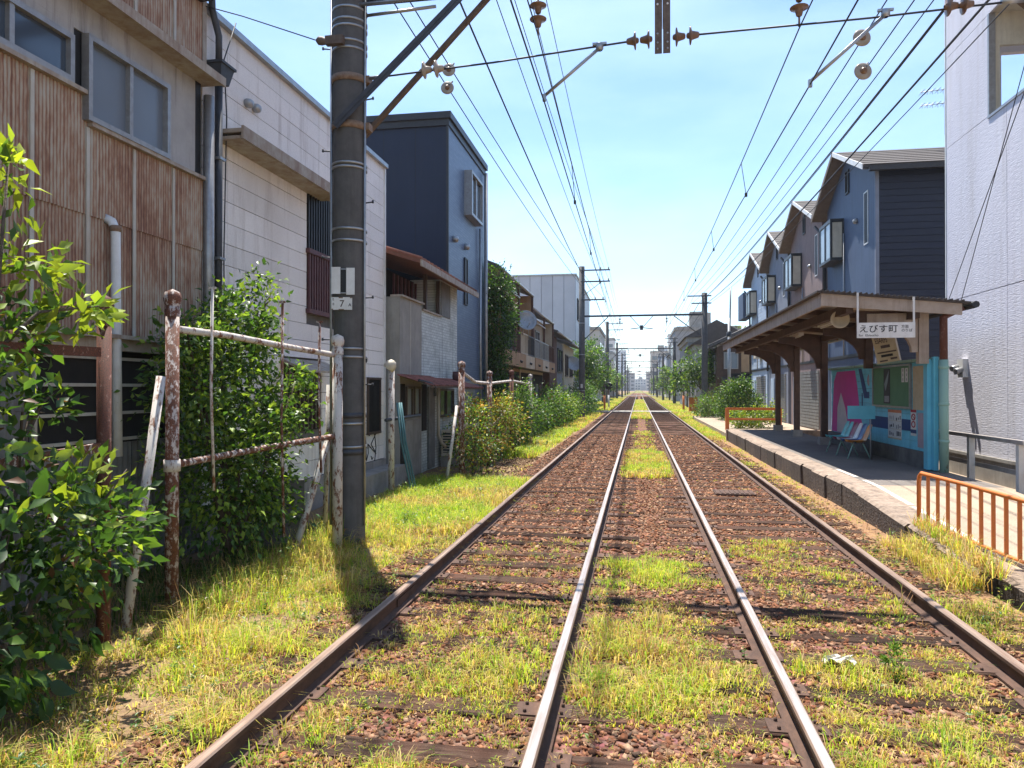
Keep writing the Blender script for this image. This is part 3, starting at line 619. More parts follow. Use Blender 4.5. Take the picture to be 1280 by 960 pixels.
def cut(u0, u1, z0, z1, hs):
    segs = [(u0, u1)]
    for (a, b2, c, d) in hs:
        if z1 <= c + .02 or z0 >= d - .02: continue
        ns = []
        for (p, q_) in segs:
            if q_ <= a or p >= b2: ns.append((p, q_)); continue
            if p < a - .03: ns.append((p, a))
            if q_ > b2 + .03: ns.append((b2, q_))
        segs = ns
    return segs
for (a, c2) in cols:
    for z in rows:
        for (p, q_) in cut(a, c2, z, z + .268, holes):
            P1('siding_panel', MT['siding_white'], wb, lambda q: LF.box(q, p + .003, q_ - .003, z + .004, z + .264, -.02, .004 + random.uniform(0, .003)))
# end wall (the strip that turns the corner) and coping
P1('coping', MT['galv'], wb, lambda q: q.box(-12, -5.02, 7.94, 14.34, 6.34, 6.42))
P1('corner_trim', MT['white_paint'], wb, lambda q: LF.box(q, 14.28, 14.34, .4, 6.34, -.05, .03))
P1('plinth', MT['concrete'], wb, lambda q: (LF.box(q, 7.97, 14.3, -.1, .44, -.02, .05), LF.box(q, 12.0, 14.35, -.1, .32, .05, .45)))
P1('awning', MT['trim_rust'], wb, lambda q: (LF.box(q, 8.25, 11.25, 4.98, 5.03, 0, .34), LF.box(q, 8.25, 11.25, 4.9, 5.06, .34, .37), LF.box(q, 8.25, 11.25, 4.9, 4.94, .0, .33)))
g = P1('louvre_window', MT['interior_dark'], wb, lambda q: LF.box(q, 10.75, 11.95, 3.06, 4.98, -.03, -.005))
for k in range(13):
    u = 10.78 + k * .092
    P1('slat', MT['rib_maroon'], g, lambda q: LF.box(q, u, u + .04, 3.1, 3.98, .0, .045)); P1('slat', MT['frame_dark'], g, lambda q: LF.box(q, u, u + .028, 4.04, 4.96, .0, .03))
P1('louvre_rail', MT['rib_maroon'], g, lambda q: LF.box(q, 10.72, 11.98, 3.97, 4.04, 0, .07)); P1('louvre_rail', MT['rib_maroon'], g, lambda q: LF.box(q, 10.72, 11.98, 3.03, 3.1, 0, .07))
P1('lower_opening', MT['interior_dark'], wb, lambda q: LF.box(q, 10.0, 11.3, 1.2, 2.15, -.03, -.01))
P1('lower_awning', MT['trim_rust'], wb, lambda q: (q.prism([LF.p(9.9, 2.3, 0), LF.p(9.9, 2.12, .42), LF.p(9.9, 2.09, .42), LF.p(9.9, 2.26, 0)], (0, 1.5, 0))))
for k in range(9): P1('slat', MT['frame_brown'], wb, lambda q: LF.box(q, 10.05 + k * .14, 10.1 + k * .14, 1.22, 2.1, -.005, .03))
lw = P1('lattice_window', MT['interior_dark'], wb, lambda q: LF.box(q, 13.35, 14.0, 1.0, 2.05, -.03, -.005))
for k in range(9): P1('slat', MT['frame_dark'], lw, lambda q: LF.box(q, 13.4 + k * .067, 13.42 + k * .067, 1.02, 2.03, .0, .03))
P1('lattice_frame', MT['frame_brown'], lw, lambda q: (LF.box(q, 13.32, 14.03, 2.03, 2.07, 0, .05), LF.box(q, 13.32, 14.03, .97, 1.02, 0, .05), LF.box(q, 13.32, 13.36, 1.02, 2.03, 0, .045), LF.box(q, 13.99, 14.03, 1.02, 2.03, 0, .045)))
for y, z in ((8.94, 5.62), (9.14, 5.63)):
    P1('vent_hood', MT['galv'], wb, lambda q: q.lathe((-5.1, y, z), (1, 0, -.25), [(.05, 0), (.06, .02), (.06, .07), (.045, .1), (.015, .11), (0, .11)], 14))
P1('vent_hood', MT['frame_dark'], wb, lambda q: q.lathe((-5.1, 13.2, 2.4), (1, 0, 0), [(.06, 0), (.06, .05), (0, .06)], 12))
# graffiti strokes on the low wall
gp = [[(13.0, .62), (13.15, .8), (13.25, .95), (13.3, .7), (13.28, .5)], [(12.85, .55), (13.0, .72), (13.12, .62), (13.16, .48)], [(13.45, .95), (13.6, 1.02), (13.75, .95), (13.82, .7), (13.75, .45), (13.65, .36)], [(13.85, 1.0), (13.55, .78), (13.8, .6)], [(13.42, .78), (13.6, .68), (13.82, .58)], [(13.3, .48), (13.4, .62), (13.38, .8)], [(12.9, .9), (12.98, .75), (12.95, .5)], [(13.55, .55), (13.6, .48), (13.66, .52)]]
P1('graffiti', MT['black'], wb, lambda q: [q.tube([LF.p(u, z, .011) for u, z in s], .011, 5) for s in gp])
# downpipes between the workshop and the white building
dp = thing('downpipe', 'dark grey rainwater pipe with hopper between rusty workshop and white building', 'pipe', (-4.95, 8.05, 0))
P1('pipe', MT['steel_dark'], dp, lambda q: (q.tube([(-4.98, 8.12, 2.0), (-4.98, 8.12, 5.55)], .045, 12), q.tube([(-4.98, 8.12, 5.7), (-4.98, 8.12, 6.1), (-4.98, 7.98, 6.35), (-4.98, 7.92, 7.4)], .04, 10)))
P1('hopper', MT['steel_dark'], dp, lambda q: q._add([(-5.06, 8.03, 5.52), (-4.9, 8.03, 5.52), (-4.9, 8.21, 5.52), (-5.06, 8.21, 5.52), (-5.09, 7.98, 5.72), (-4.86, 7.98, 5.72), (-4.86, 8.26, 5.72), (-5.09, 8.26, 5.72)], [(0, 3, 2, 1), (4, 5, 6, 7), (0, 1, 5, 4), (1, 2, 6, 5), (2, 3, 7, 6), (3, 0, 4, 7)]).box(-5.1, -4.84, 7.96, 8.28, 5.72, 5.75))
for z in (3.4, 4.6): P1('bracket', MT['galv'], dp, lambda q: q.box(-5.1, -4.92, 8.06, 8.18, z, z + .03))
tag(P1('wall_pipe', MT['frame_alu'], None, lambda q: q.tube([(-4.99, 7.93, 1.5), (-4.99, 7.93, 5.3)], .06, 12).lathe((-4.99, 7.93, 2.7), (0, 0, 1), [(.061, 0), (.07, .01), (.07, .07), (.061, .08)], 12)), 'wide pale grey pipe at the corner of the rusty workshop', 'pipe')
tag(P1('wall_cable', MT['wire'], None, lambda q: q.tube([(-5.0, 8.3, 1.8), (-5.01, 8.29, 3.5), (-4.99, 8.31, 5.2), (-5.02, 8.3, 5.9), (-4.95, 8.45, 6.42)], .008, 5)), 'thin loose cable hanging down the white siding beside dark downpipe', 'cable')

# grey rendered and white painted brick lean-to
m, t, b = nodes('white_brick'); tc = t.nodes.new('ShaderNodeNewGeometry'); sx = t.nodes.new('ShaderNodeSeparateXYZ'); cx = t.nodes.new('ShaderNodeCombineXYZ')
t.links.new(tc.outputs['Position'], sx.inputs[0]); t.links.new(sx.outputs['Y'], cx.inputs['X']); t.links.new(sx.outputs['Z'], cx.inputs['Y'])
br = t.nodes.new('ShaderNodeTexBrick'); br.inputs['Scale'].default_value = 4.6; br.inputs['Mortar Size'].default_value = .018; br.inputs['Brick Width'].default_value = .85; br.inputs['Row Height'].default_value = .3
br.inputs['Color1'].default_value = (.62, .66, .63, 1); br.inputs['Color2'].default_value = (.48, .52, .5, 1); br.inputs['Mortar'].default_value = (.2, .22, .22, 1)
t.links.new(cx.outputs[0], br.inputs['Vector'])
n2 = tex(t, 'ShaderNodeTexNoise', 1.2, pos(t), Detail=8, Roughness=.7); n3 = tex(t, 'ShaderNodeTexNoise', 1, pos(t, (7, 7, .6)), Detail=6)
c = mix(t, ramp(t, n2.outputs['Fac'], [(.5, 0.), (.7, .7)]), br.outputs['Color'], (.22, .24, .22)); c = mix(t, ramp(t, n3.outputs['Fac'], [(.55, 0.), (.75, .6)]), c, (.1, .11, .1))
t.links.new(c, b.inputs['Base Color']); b.inputs['Roughness'].default_value = .8; bump(t, b, br.outputs['Fac'], -.7, .012)
m, t, b = nodes('navy_brick_lit'); tc = t.nodes.new('ShaderNodeNewGeometry'); sx = t.nodes.new('ShaderNodeSeparateXYZ'); cx = t.nodes.new('ShaderNodeCombineXYZ')
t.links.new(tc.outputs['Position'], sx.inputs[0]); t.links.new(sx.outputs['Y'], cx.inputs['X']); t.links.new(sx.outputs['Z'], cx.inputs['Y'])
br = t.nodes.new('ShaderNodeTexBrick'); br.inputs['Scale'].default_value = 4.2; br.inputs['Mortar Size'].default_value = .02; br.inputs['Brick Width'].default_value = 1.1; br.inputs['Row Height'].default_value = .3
br.inputs['Color1'].default_value = (.09, .13, .205, 1); br.inputs['Color2'].default_value = (.125, .17, .25, 1); br.inputs['Mortar'].default_value = (.05, .07, .11, 1)  # brick pattern; lighter blue puts the side wall's extra skylight into the colour
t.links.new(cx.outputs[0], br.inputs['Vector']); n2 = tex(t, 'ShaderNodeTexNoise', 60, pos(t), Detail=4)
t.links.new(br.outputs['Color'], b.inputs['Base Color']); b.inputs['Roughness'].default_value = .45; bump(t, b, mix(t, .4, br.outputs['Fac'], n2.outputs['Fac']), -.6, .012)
plain('render_grey', (.34, .32, .28), (.25, .235, .21), .95, scale=2.2, streak=(.12, .11, .1), bmp=.3)
plain('roof_tile_red', (.25, .1, .06), (.14, .06, .04), .7, scale=5)
rusty('rust_awning', (.3, .1, .07), (.22, .07, .04), (.1, .035, .02), .5, 5)
LC = left_face(-4.8)
lt = thing('lean_to_house', 'low grey rendered and pale brick house with red tile roof and rusty awnings', 'house', (-4.8, 14.5, 0))
P1('rendered_wall', MT['render_grey'], lt, lambda q: q.box(-9, -4.8, 14.42, 15.95, -.05, 3.74)); P1('wall_joint', MT['batten'], lt, lambda q: LC.box(q, 15.1, 15.13, 2.15, 3.72, 0, .008))
P1('brick_wall', MT['white_brick'], lt, lambda q: (q.box(-9, -4.82, 15.95, 19.3, -.05, 3.62), q.box(-9, -4.82, 17.6, 19.3, 3.62, 4.55)))
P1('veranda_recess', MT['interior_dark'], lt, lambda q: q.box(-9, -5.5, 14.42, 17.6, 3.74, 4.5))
P1('wall_coping', MT['trim_rust'], lt, lambda q: (q.box(-5.0, -4.74, 14.4, 16.0, 3.74, 3.78), q.box(-4.95, -4.77, 16.0, 17.6, 3.62, 3.66)))
for k in range(7): P1('slat', MT['rib_maroon'], lt, lambda q: q.box(-5.4, -5.36, 15.7 + k * .27, 15.78 + k * .27, 3.66, 4.42))
P1('side_board', MT['sheet_grey'], lt, lambda q: LC.box(q, 17.62, 18.5, 3.66, 4.5, -.015, .004))
ry0, ry1 = 14.36, 19.75
rf = P1('roof', MT['roof_tile_red'], lt, lambda q: q.prism([(-8.8, ry0, 5.9), (-4.35, ry0, 4.48), (-4.35, ry0, 4.4), (-8.8, ry0, 5.82)], (0, ry1 - ry0, 0)))
for k in range(20):
    y = ry0 + .13 + k * .27
    P1('tile_row', MT['roof_tile_red'], rf, lambda q: q.tube([(-8.7, y, 5.9), (-4.36, y, 4.5)], .055, 6))
P1('fascia', MT['trim_rust'], lt, lambda q: q.box(-4.35, -4.31, ry0, ry1, 4.34, 4.47))
P1('post', MT['frame_brown'], lt, lambda q: q.box(-4.9, -4.82, 16.4, 16.48, 3.66, 4.5)); P1('post', MT['frame_brown'], lt, lambda q: q.box(-4.9, -4.82, 17.5, 17.58, 3.66, 4.5))
for y0, y1, z, n in ((14.2, 16.5, 2.14, .75), (16.6, 18.7, 2.1, .85)):
    a = P1('awning', MT['rust_awning'], lt, lambda q: q.grid(lambda i, j: (-4.8 + n * j, y0 + (y1 - y0) * i, z - .22 * j + .02 * math.sin(2 * math.pi * (y1 - y0) * i / .12)), int((y1 - y0) * 50), 1, True))
    P1('awning_rail', MT['frame_brown'], lt, lambda q: q.box(-4.8 + n - .06, -4.8 + n - .02, y0, y1, z - .27, z - .23))
P1('gutter_pipe', MT['frame_dark'], lt, lambda q: q.tube([(-4.3, 14.1, 2.02), (-4.12, 14.4, 1.95), (-4.08, 14.5, 1.9), (-4.08, 14.5, 1.7)], .03, 8))
for u0, u1, z0, z1, mt in ((14.75, 15.2, 1.25, 1.9, 'glass_pale'), (15.3, 15.75, 1.25, 1.9, 'glass_pale')):
    P1('wall_panel', MT['concrete'], lt, lambda q: LC.box(q, u0 - .05, u1 + .05, .0, 1.18, 0, .03))
    window(lt, LC, u0, u1, z0, z1, .0, 1, 1, 'frame_brown', mt, .05, .05)
P1('doorway', MT['interior_dark'], lt, lambda q: LC.box(q, 14.45, 14.7, .0, 1.95, .0, .02)); P1('doorway', MT['interior_dark'], lt, lambda q: LC.box(q, 15.95, 16.3, .9, 1.95, .0, .02))
P1('door', MT['sheet_grey'], lt, lambda q: LC.box(q, 16.45, 16.95, 0, 1.9, -.01, .03))
window(lt, LC, 17.35, 18.75, 1.15, 1.85, -.01, 2, 1, 'frame_brown', 'glass', .05, .06)
P1('soil_pipe', MT['cream_paint'], lt, lambda q: q.tube([(-4.7, 17.0, 1.95), (-4.7, 17.0, .75), (-4.66, 17.15, .55), (-4.6, 17.3, .45)], .04, 10))
ac = thing('air_conditioner', 'beige air conditioner outdoor unit on stand below the rusty awning', 'air conditioner', (-4.45, 17.5, 0))
P1('casing', MT['cream_paint'], ac, lambda q: q.box(-4.72, -4.3, 17.35, 18.2, .22, .84)); P1('grille', MT['frame_dark'], ac, lambda q: q.box(-4.3, -4.292, 17.42, 18.0, .28, .78))
P1('side_vent', MT['frame_dark'], ac, lambda q: q.box(-4.68, -4.36, 17.342, 17.35, .3, .78))
for k in range(7): P1('fin', MT['cream_paint'], ac, lambda q: (q.box(-4.69, -4.35, 17.33, 17.343, .32 + k * .065, .345 + k * .065), q.box(-4.293, -4.28, 17.42, 18.0, .3 + k * .068, .32 + k * .068)))
for y in (17.45, 18.1): P1('foot', MT['concrete'], ac, lambda q: q.box(-4.75, -4.28, y - .05, y + .05, -.08, .22))
vp = thing('standing_pipe', 'weathered standpipe with pale cowl at the corner of the white building', 'pipe', (-4.35, 12.6, 0))
P1('pipe', MT['rust_fence_pale'], vp, lambda q: q.tube([(-4.35, 12.6, -.05), (-4.35, 12.6, 2.25)], .055, 12)); P1('cowl', MT['cream_paint'], vp, lambda q: q.lathe((-4.4, 12.55, 2.2), (.55, .15, .8), [(.09, 0), (.11, .04), (.1, .12), (.05, .18), (0, .19)], 14)); P1('crosspipe', MT['steel_dark'], vp, lambda q: q.tube([(-4.35, 12.3, 1.3), (-4.33, 14.3, 1.32)], .03, 8))
for i, dx in enumerate((0, .07, .13)):
    tag(P1('hose', MT['teal_hose'] if 'teal_hose' in MT else plain('teal_hose', (.06, .16, .17), (.04, .1, .11), .5, bmp=0), None, lambda q: q.tube([(-4.3 + dx * .3, 12.75 + dx, 1.6), (-4.2 + dx * .3, 12.7 + dx, .9), (-4.05 + dx * .4, 12.7 + dx, .2), (-4.0 + dx * .4, 12.7 + dx, -.1)], .018, 7)), 'teal hose hanging from the weathered standpipe', 'hose', 'teal hoses on the standpipe')

# navy three-storey house
plain('navy_plain', (.008, .015, .036), (.011, .019, .044), .6, scale=1.2, bmp=.05, streak=(.02, .026, .045), streakamt=.5)
LE = left_face(-5.1)
nh = thing('navy_house', 'tall flat-roofed navy house with brick-pattern side beside the pale lean-to', 'house', (-5.1, 19.4, 0))
P1('front_wall', MT['navy_plain'], nh, lambda q: q.box(-13, -5.12, 19.42, 24.2, 0, 9.2)); P1('side_wall', MT['navy_brick_lit'], nh, lambda q: q.box(-5.12, -5.1, 19.4, 24.2, 0, 9.2))
for k in range(9): P1('panel_joint', MT['black'], nh, lambda q: front_face(19.42).box(q, -5.12 - .91 * (k + 1), -5.108 - .91 * (k + 1), 0, 9.0, 0, .004))
P1('roof', MT['frame_dark'], nh, lambda q: (q.box(-13.1, -5.0, 19.3, 24.3, 9.2, 9.38), q.box(-13.1, -5.06, 19.36, 24.24, 9.02, 9.2)))
P1('corner_trim', MT['frame_dark'], nh, lambda q: q.box(-5.15, -5.08, 19.38, 19.45, 0, 9.02))
w = P1('box_window', MT['frame_alu'], nh, lambda q: (LE.box(q, 21.3, 22.9, 8.28, 8.36, 0, .24), LE.box(q, 21.3, 22.9, 7.02, 7.1, 0, .24), LE.box(q, 21.3, 21.38, 7.1, 8.28, 0, .24), LE.box(q, 22.82, 22.9, 7.1, 8.28, 0, .24), LE.box(q, 22.06, 22.12, 7.1, 8.28, .14, .2)))
for a in (21.4, 22.12): P1('pane', MT['glass'], w, lambda q: LE.box(q, a - .02, a + .7, 7.1, 8.28, .12, .15))
window(nh, LE, 21.25, 21.6, 4.35, 5.75, .0, 1, 1, 'frame_dark', 'glass_pale', .04, .05)
for y, z in ((20.0, 6.05), (21.4, 6.1)): P1('vent_hood', MT['galv'], nh, lambda q: q.lathe((-5.1, y, z), (1, 0, -.2), [(.09, 0), (.1, .06), (.08, .13), (0, .16)], 12))
P1('downpipe', MT['galv'], nh, lambda q: q.tube([(-5.02, 23.2, 0), (-5.02, 23.2, 7.0)], .04, 8)); P1('downpipe', MT['frame_alu'], nh, lambda q: q.tube([(-4.98, 23.9, 0), (-4.98, 23.9, 9.0)], .06, 10))
P1('shutter', MT['galv'], nh, lambda q: [LE.box(q, 20.2, 22.6, .6 + k * .1, .68 + k * .1, 0, .03) for k in range(15)])
tag(P1('bucket', MT['rib_maroon'], None, lambda q: q.lathe((-4.55, 18.3, 2.03), (0, 0, 1), [(.0, 0), (.11, 0), (.14, .12), (.13, .26), (0, .25)], 14)), 'dark maroon bucket on the awning edge below the navy house', 'bucket')
# ---------------------------------------------------------------- left row farther on: balconied houses, brown house, silver block
plain('stucco_beige', (.42, .28, .16), (.33, .21, .12), .9, scale=2, streak=(.13, .09, .06), bmp=.3)
plain('stucco_cream', (.55, .48, .36), (.45, .38, .28), .9, scale=2, streak=(.2, .16, .12), bmp=.3)
plain('roof_grey', (.12, .11, .105), (.075, .07, .07), .7, scale=4)
plain('roof_brown', (.07, .055, .047), (.048, .038, .033), .7, scale=4)
plain('wood_brown', (.13, .06, .04), (.075, .036, .025), .7, scale=4, streak=(.05, .03, .022))
plain('metal_silver', (.44, .46, .5), (.38, .4, .44), .5, metal=.15, scale=.6, bmp=.02, rnd=.05)
plain('slate_wall', (.2, .21, .24), (.15, .16, .18), .8, scale=3)
def tiled_roof(parent, x0, x1, y0, y1, z_eave, z_ridge, mat, th=.1, ridge_at=None):
    """roof falling towards the track (x1) from a ridge at x0"""
    r = P1('roof', mat, parent, lambda q: q.prism([(x0, y0, z_ridge), (x1, y0, z_eave), (x1, y0, z_eave - th), (x0, y0, z_ridge - th)], (0, y1 - y0, 0)))
    n = int((y1 - y0) / .35)
    for k in range(n):
        y = y0 + (k + .5) * (y1 - y0) / n
        P1('tile_row', mat, r, lambda q: q.tube([(x0, y, z_ridge + .01), (x1 - .01, y, z_eave + .01)], .06, 5))
    P1('gutter', MT['frame_alu'], r, lambda q: q.tube([(x1 + .05, y0, z_eave - .06), (x1 + .05, y1, z_eave - .06)], .055, 6))
    return r
def balcony_house(y0, y1, z_eave, wall, label, rails, band):
    T = thing('balcony_house', label, 'house', (-5.2, y0, 0))
    F = left_face(-5.3); B = left_face(-4.6)
    P1('wall', MT[wall], T, lambda q: q.box(-11, -5.3, y0, y1, 0, z_eave))
    tiled_roof(T, -8.2, -4.75, y0 - .1, y1 + .15, z_eave + .05, z_eave + 1.45, MT['roof_grey'])
    P1('shop_front', MT['interior_dark'], T, lambda q: F.box(q, y0 + .2, y1 - .2, .1, 2.6, 0, .02))
    for k in range(int((y1 - y0) / 1.5)):
        a = y0 + .3 + k * 1.5
        P1('shutter_door', MT['sheet_grey' if k % 2 else 'wood_brown'], T, lambda q: F.box(q, a, a + .95, .05, 2.1, .02, .06))
    P1('balcony_deck', MT['concrete_dark'], T, lambda q: q.box(-5.3, -4.66, y0 + .1, y1, 2.74, 2.9))
    n = len(band); w = (y1 - y0 - .1) / n
    for k, bm in enumerate(band):
        a = y0 + .1 + k * w
        P1('balcony_panel', MT[bm], T, lambda q: B.box(q, a + .02, a + w - .02, 2.72, 3.26, -.06, .0))
        P1('drain_spout', MT['frame_dark'], T, lambda q: q.tube([(-4.62, a + w * .4, 2.95), (-4.5, a + w * .4, 2.9)], .05, 7))
    for k, rm in enumerate(rails):
        w2 = (y1 - y0 - .1) / len(rails); a = y0 + .1 + k * w2
        r = P1('railing', MT[rm], T, lambda q: (B.box(q, a + .03, a + w2 - .03, 4.08, 4.13, -.05, -.01), B.box(q, a + .03, a + w2 - .03, 3.28, 3.32, -.05, -.01)))
        for j in range(10): P1('baluster', MT[rm], r, lambda q: B.box(q, a + .05 + j * (w2 - .12) / 9, a + .08 + j * (w2 - .12) / 9, 3.32, 4.08, -.04, -.02))
        if k % 2 == 0: P1('railing_panel', MT[rm], r, lambda q: B.box(q, a + .05, a + w2 * .55, 3.34, 4.04, -.055, -.042))
    for k in range(int((y1 - y0) / 2.2)):
        a = y0 + .5 + k * 2.2
        window(T, F, a, a + 1.5, 3.0, 4.9, .0, 2, 1, 'frame_alu', 'glass', .06, .06)
    for y in (y0 + .12, (y0 + y1) / 2, y1 - .1): P1('post', MT['wood_brown'], T, lambda q: q.box(-4.75, -4.66, y - .05, y + .05, 2.9, z_eave + .02))
    P1('canopy', MT['white_paint'], T, lambda q: q.prism([(-5.3, y0 + 1.0, z_eave - .35), (-4.55, y0 + 1.0, z_eave - .62), (-4.55, y0 + 1.0, z_eave - .66), (-5.3, y0 + 1.0, z_eave - .39)], (0, 2.4, 0)))
    P1('partition', MT[wall], T, lambda q: q.box(-5.3, -4.7, y0 - .02, y0 + .1, 2.9, z_eave - .02)); P1('partition', MT[wall], T, lambda q: q.box(-5.3, -4.72, y1 - .14, y1 - .02, 2.9, z_eave - .02))
    return T
g1 = balcony_house(25.0, 32.9, 6.05, 'stucco_beige', 'beige balcony house with satellite dish next to the ivy covered wall', ['frame_dark', 'wood_brown', 'cream_paint', 'steel_dark'], ['stucco_beige', 'stucco_beige', 'stucco_cream'])
g2 = balcony_house(33.0, 41.0, 5.5, 'stucco_cream', 'cream balcony house between the beige balcony house and brown house', ['frame_alu', 'galv', 'wood_brown'], ['stucco_beige', 'stucco_cream', 'stucco_beige'])
d = thing('satellite_dish', 'grey satellite dish on the beige balcony railing', 'satellite dish', (-4.5, 29.2, 4.1))
P1('dish', MT['frame_alu'], d, lambda q: q.lathe((-4.45, 29.15, 4.55), (.45, -.85, .35), [(0, 0), (.2, .02), (.34, .07), (.43, .14), (.435, .12), (.34, .05), (0, -.02)], 20)); P1('mast', MT['galv'], d, lambda q: q.tube([(-4.58, 29.25, 4.0), (-4.55, 29.2, 4.55)], .025, 7)); P1('arm', MT['galv'], d, lambda q: q.tube([(-4.45, 29.15, 4.2), (-4.2, 28.8, 4.5)], .015, 6))
an = thing('television_aerial', 'thin metal television aerial beside the satellite dish', 'aerial', (-4.6, 30.6, 4.1))
P1('mast', MT['galv'], an, lambda q: q.tube([(-4.55, 30.6, 3.9), (-4.55, 30.6, 5.0)], .02, 6))
for k in range(5): P1('element', MT['galv'], an, lambda q: q.tube([(-4.55 + .12 * k - .1, 30.2, 4.4 + .06 * k), (-4.55 + .12 * k - .1, 31.0, 4.4 + .06 * k)], .012, 5))
ba = thing('brown_house', 'low reddish brown boarded house beyond the cream balcony house', 'house', (-5.0, 41.5, 0)); F5 = left_face(-5.0)
P1('wall', MT['wood_brown'], ba, lambda q: (q.box(-10, -5.0, 41.5, 45.4, 0, 5.0))); P1('side_wall', MT['slate_wall'], ba, lambda q: q.box(-10, -5.0, 45.4, 49, 0, 4.8))
tiled_roof(ba, -8, -4.5, 41.3, 49.2, 5.1, 6.2, MT['roof_brown'])
for k in range(9): P1('board', MT['wood_brown'], ba, lambda q: F5.box(q, 41.55 + k * .42, 41.93 + k * .42, .1, 4.9, 0, .03))
window(ba, F5, 45.8, 48.6, 2.9, 4.4, 0, 2, 1, 'frame_dark', 'glass', .07, .08); window(ba, F5, 42.2, 44.2, .8, 2.0, .035, 2, 1, 'frame_brown', 'glass', .07, .08)
gh = thing('white_house', 'small white plaster house with grey eave before the silver block', 'house', (-4.95, 49.5, 0)); F6 = left_face(-4.95)
P1('wall', MT['stucco_cream'], gh, lambda q: q.box(-10, -4.95, 49.5, 57, 0, 4.9)); tiled_roof(gh, -8, -4.4, 49.4, 57.2, 4.95, 6.1, MT['roof_grey'])
window(gh, F6, 50.2, 52.0, 2.7, 4.2, 0, 2, 1, 'frame_brown', 'glass', .07, .08); window(gh, F6, 53.5, 55.5, 2.7, 4.2, 0, 2, 1, 'frame_brown', 'glass', .07, .08)
d2 = thing('satellite_dish', 'pale satellite dish on the small white plaster house', 'satellite dish', (-4.8, 52.6, 3.6)); P1('dish', MT['frame_alu'], d2, lambda q: q.lathe((-4.6, 52.5, 3.6), (.4, -.85, .35), [(0, 0), (.25, .02), (.45, .1), (.55, .17), (.43, .08), (0, -.02)], 16)); P1('arm', MT['galv'], d2, lambda q: q.tube([(-4.95, 52.7, 3.5), (-4.6, 52.55, 3.58)], .03, 6))
sb = thing('silver_building', 'tall silver panelled block with flat roof behind the old balcony houses', 'building', (-5.3, 63, 0)); FS = front_face(63); FL = left_face(-5.3)
P1('wall', MT['slate_wall'], sb, lambda q: q.box(-21, -5.34, 63.04, 82, 0, 11.6))
for k in range(16):
    u = -21 + k * .98
    for z0, z1 in ((0, 5.55), (5.6, 11.6)): P1('wall_panel', MT['metal_silver'], sb, lambda q: FS.box(q, u + .02, u + .96, z0, z1, -.04, 0))
for k in range(8): P1('wall_panel', MT['metal_silver'], sb, lambda q: FL.box(q, 63.1 + k * 2.3, 65.36 + k * 2.3, 0, 11.6, -.04, 0))
P1('coping', MT['galv'], sb, lambda q: q.box(-21.1, -5.2, 62.9, 82.1, 11.6, 11.72))
for z in (3.6, 7.9): window(sb, FL, 64.5, 68, z, z + 1.9, 0, 2, 1, 'frame_dark', 'glass', .08, .1)
P1('stair_hood', MT['slate_wall'], sb, lambda q: q.box(-13.4, -11.4, 61.8, 63, 0, 9.4))

# ================================================================ RIGHT SIDE
# platform with edge stones, ramp at the near end, asphalt top
m, t, b = nodes('asphalt'); P = pos(t)
n1 = tex(t, 'ShaderNodeTexNoise', .8, P, Detail=7, Roughness=.7); n2 = tex(t, 'ShaderNodeTexNoise', 90, P, Detail=4)
c = mix(t, ramp(t, n1.outputs['Fac'], [(.35, 0.), (.65, 1.)]), (.12, .105, .095), (.2, .17, .145)); c = mix(t, ramp(t, n2.outputs['Fac'], [(.4, 0.), (.65, .5)]), c, (.07, .06, .055))
t.links.new(c, b.inputs['Base Color']); b.inputs['Roughness'].default_value = .9; bump(t, b, n2.outputs['Fac'], .4, .006)
m, t, b = nodes('ramp_concrete'); P = pos(t)
n1 = tex(t, 'ShaderNodeTexNoise', 1.1, P, Detail=8, Roughness=.7); n2 = tex(t, 'ShaderNodeTexNoise', 70, P, Detail=5, Roughness=.7)
c = mix(t, ramp(t, n1.outputs['Fac'], [(.4, 0.), (.65, 1.)]), (.44, .34, .24), (.33, .255, .185)); c = mix(t, ramp(t, n2.outputs['Fac'], [(.4, 0.), (.65, .6)]), c, (.15, .115, .09))
t.links.new(c, b.inputs['Base Color']); b.inputs['Roughness'].default_value = .95; bump(t, b, n2.outputs['Fac'], .6, .008)
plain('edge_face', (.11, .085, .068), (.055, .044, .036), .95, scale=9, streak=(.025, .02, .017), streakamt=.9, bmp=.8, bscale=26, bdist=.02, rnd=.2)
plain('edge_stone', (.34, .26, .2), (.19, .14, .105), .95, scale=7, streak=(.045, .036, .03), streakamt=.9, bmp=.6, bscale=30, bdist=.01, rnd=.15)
def plat_z(y): return .385 if y > 12 else (.1 + .285 * max(0.0, min(1.0, (y - 6.6) / 5.4)) if y > 6.6 else .1)
def plat_slab(q, y0, y1, x0, x1, n):
    for k in range(n):
        a = y0 + (y1 - y0) * k / n; c2 = y0 + (y1 - y0) * (k + 1) / n
        q._add([(x0, a, -.1), (x1, a, -.1), (x1, c2, -.1), (x0, c2, -.1), (x0, a, plat_z(a)), (x1, a, plat_z(a)), (x1, c2, plat_z(c2)), (x0, c2, plat_z(c2))], [(4, 5, 6, 7), (0, 1, 5, 4), (3, 7, 6, 2), (0, 4, 7, 3), (1, 2, 6, 5)])
pl = tag(P1('platform', MT['asphalt'], None, lambda q: plat_slab(q, 12, 27.2, 3.5, 5.36, 1)), kind='structure')
tag(P1('platform_ramp', MT['ramp_concrete'], None, lambda q: plat_slab(q, 1.0, 11.996, 3.5, 5.36, 24)), kind='structure')
tag(P1('side_path', MT['ramp_concrete'], None, lambda q: (q.grid(lambda i, j: (5.36 + .64 * i, 1 + 26.2 * j, plat_z(1 + 26.2 * j) * (1 - i) + .1 * i - .003), 2, 60), q.box(5.99, 7.0, 1, 27.2, -.1, .098))), kind='structure')
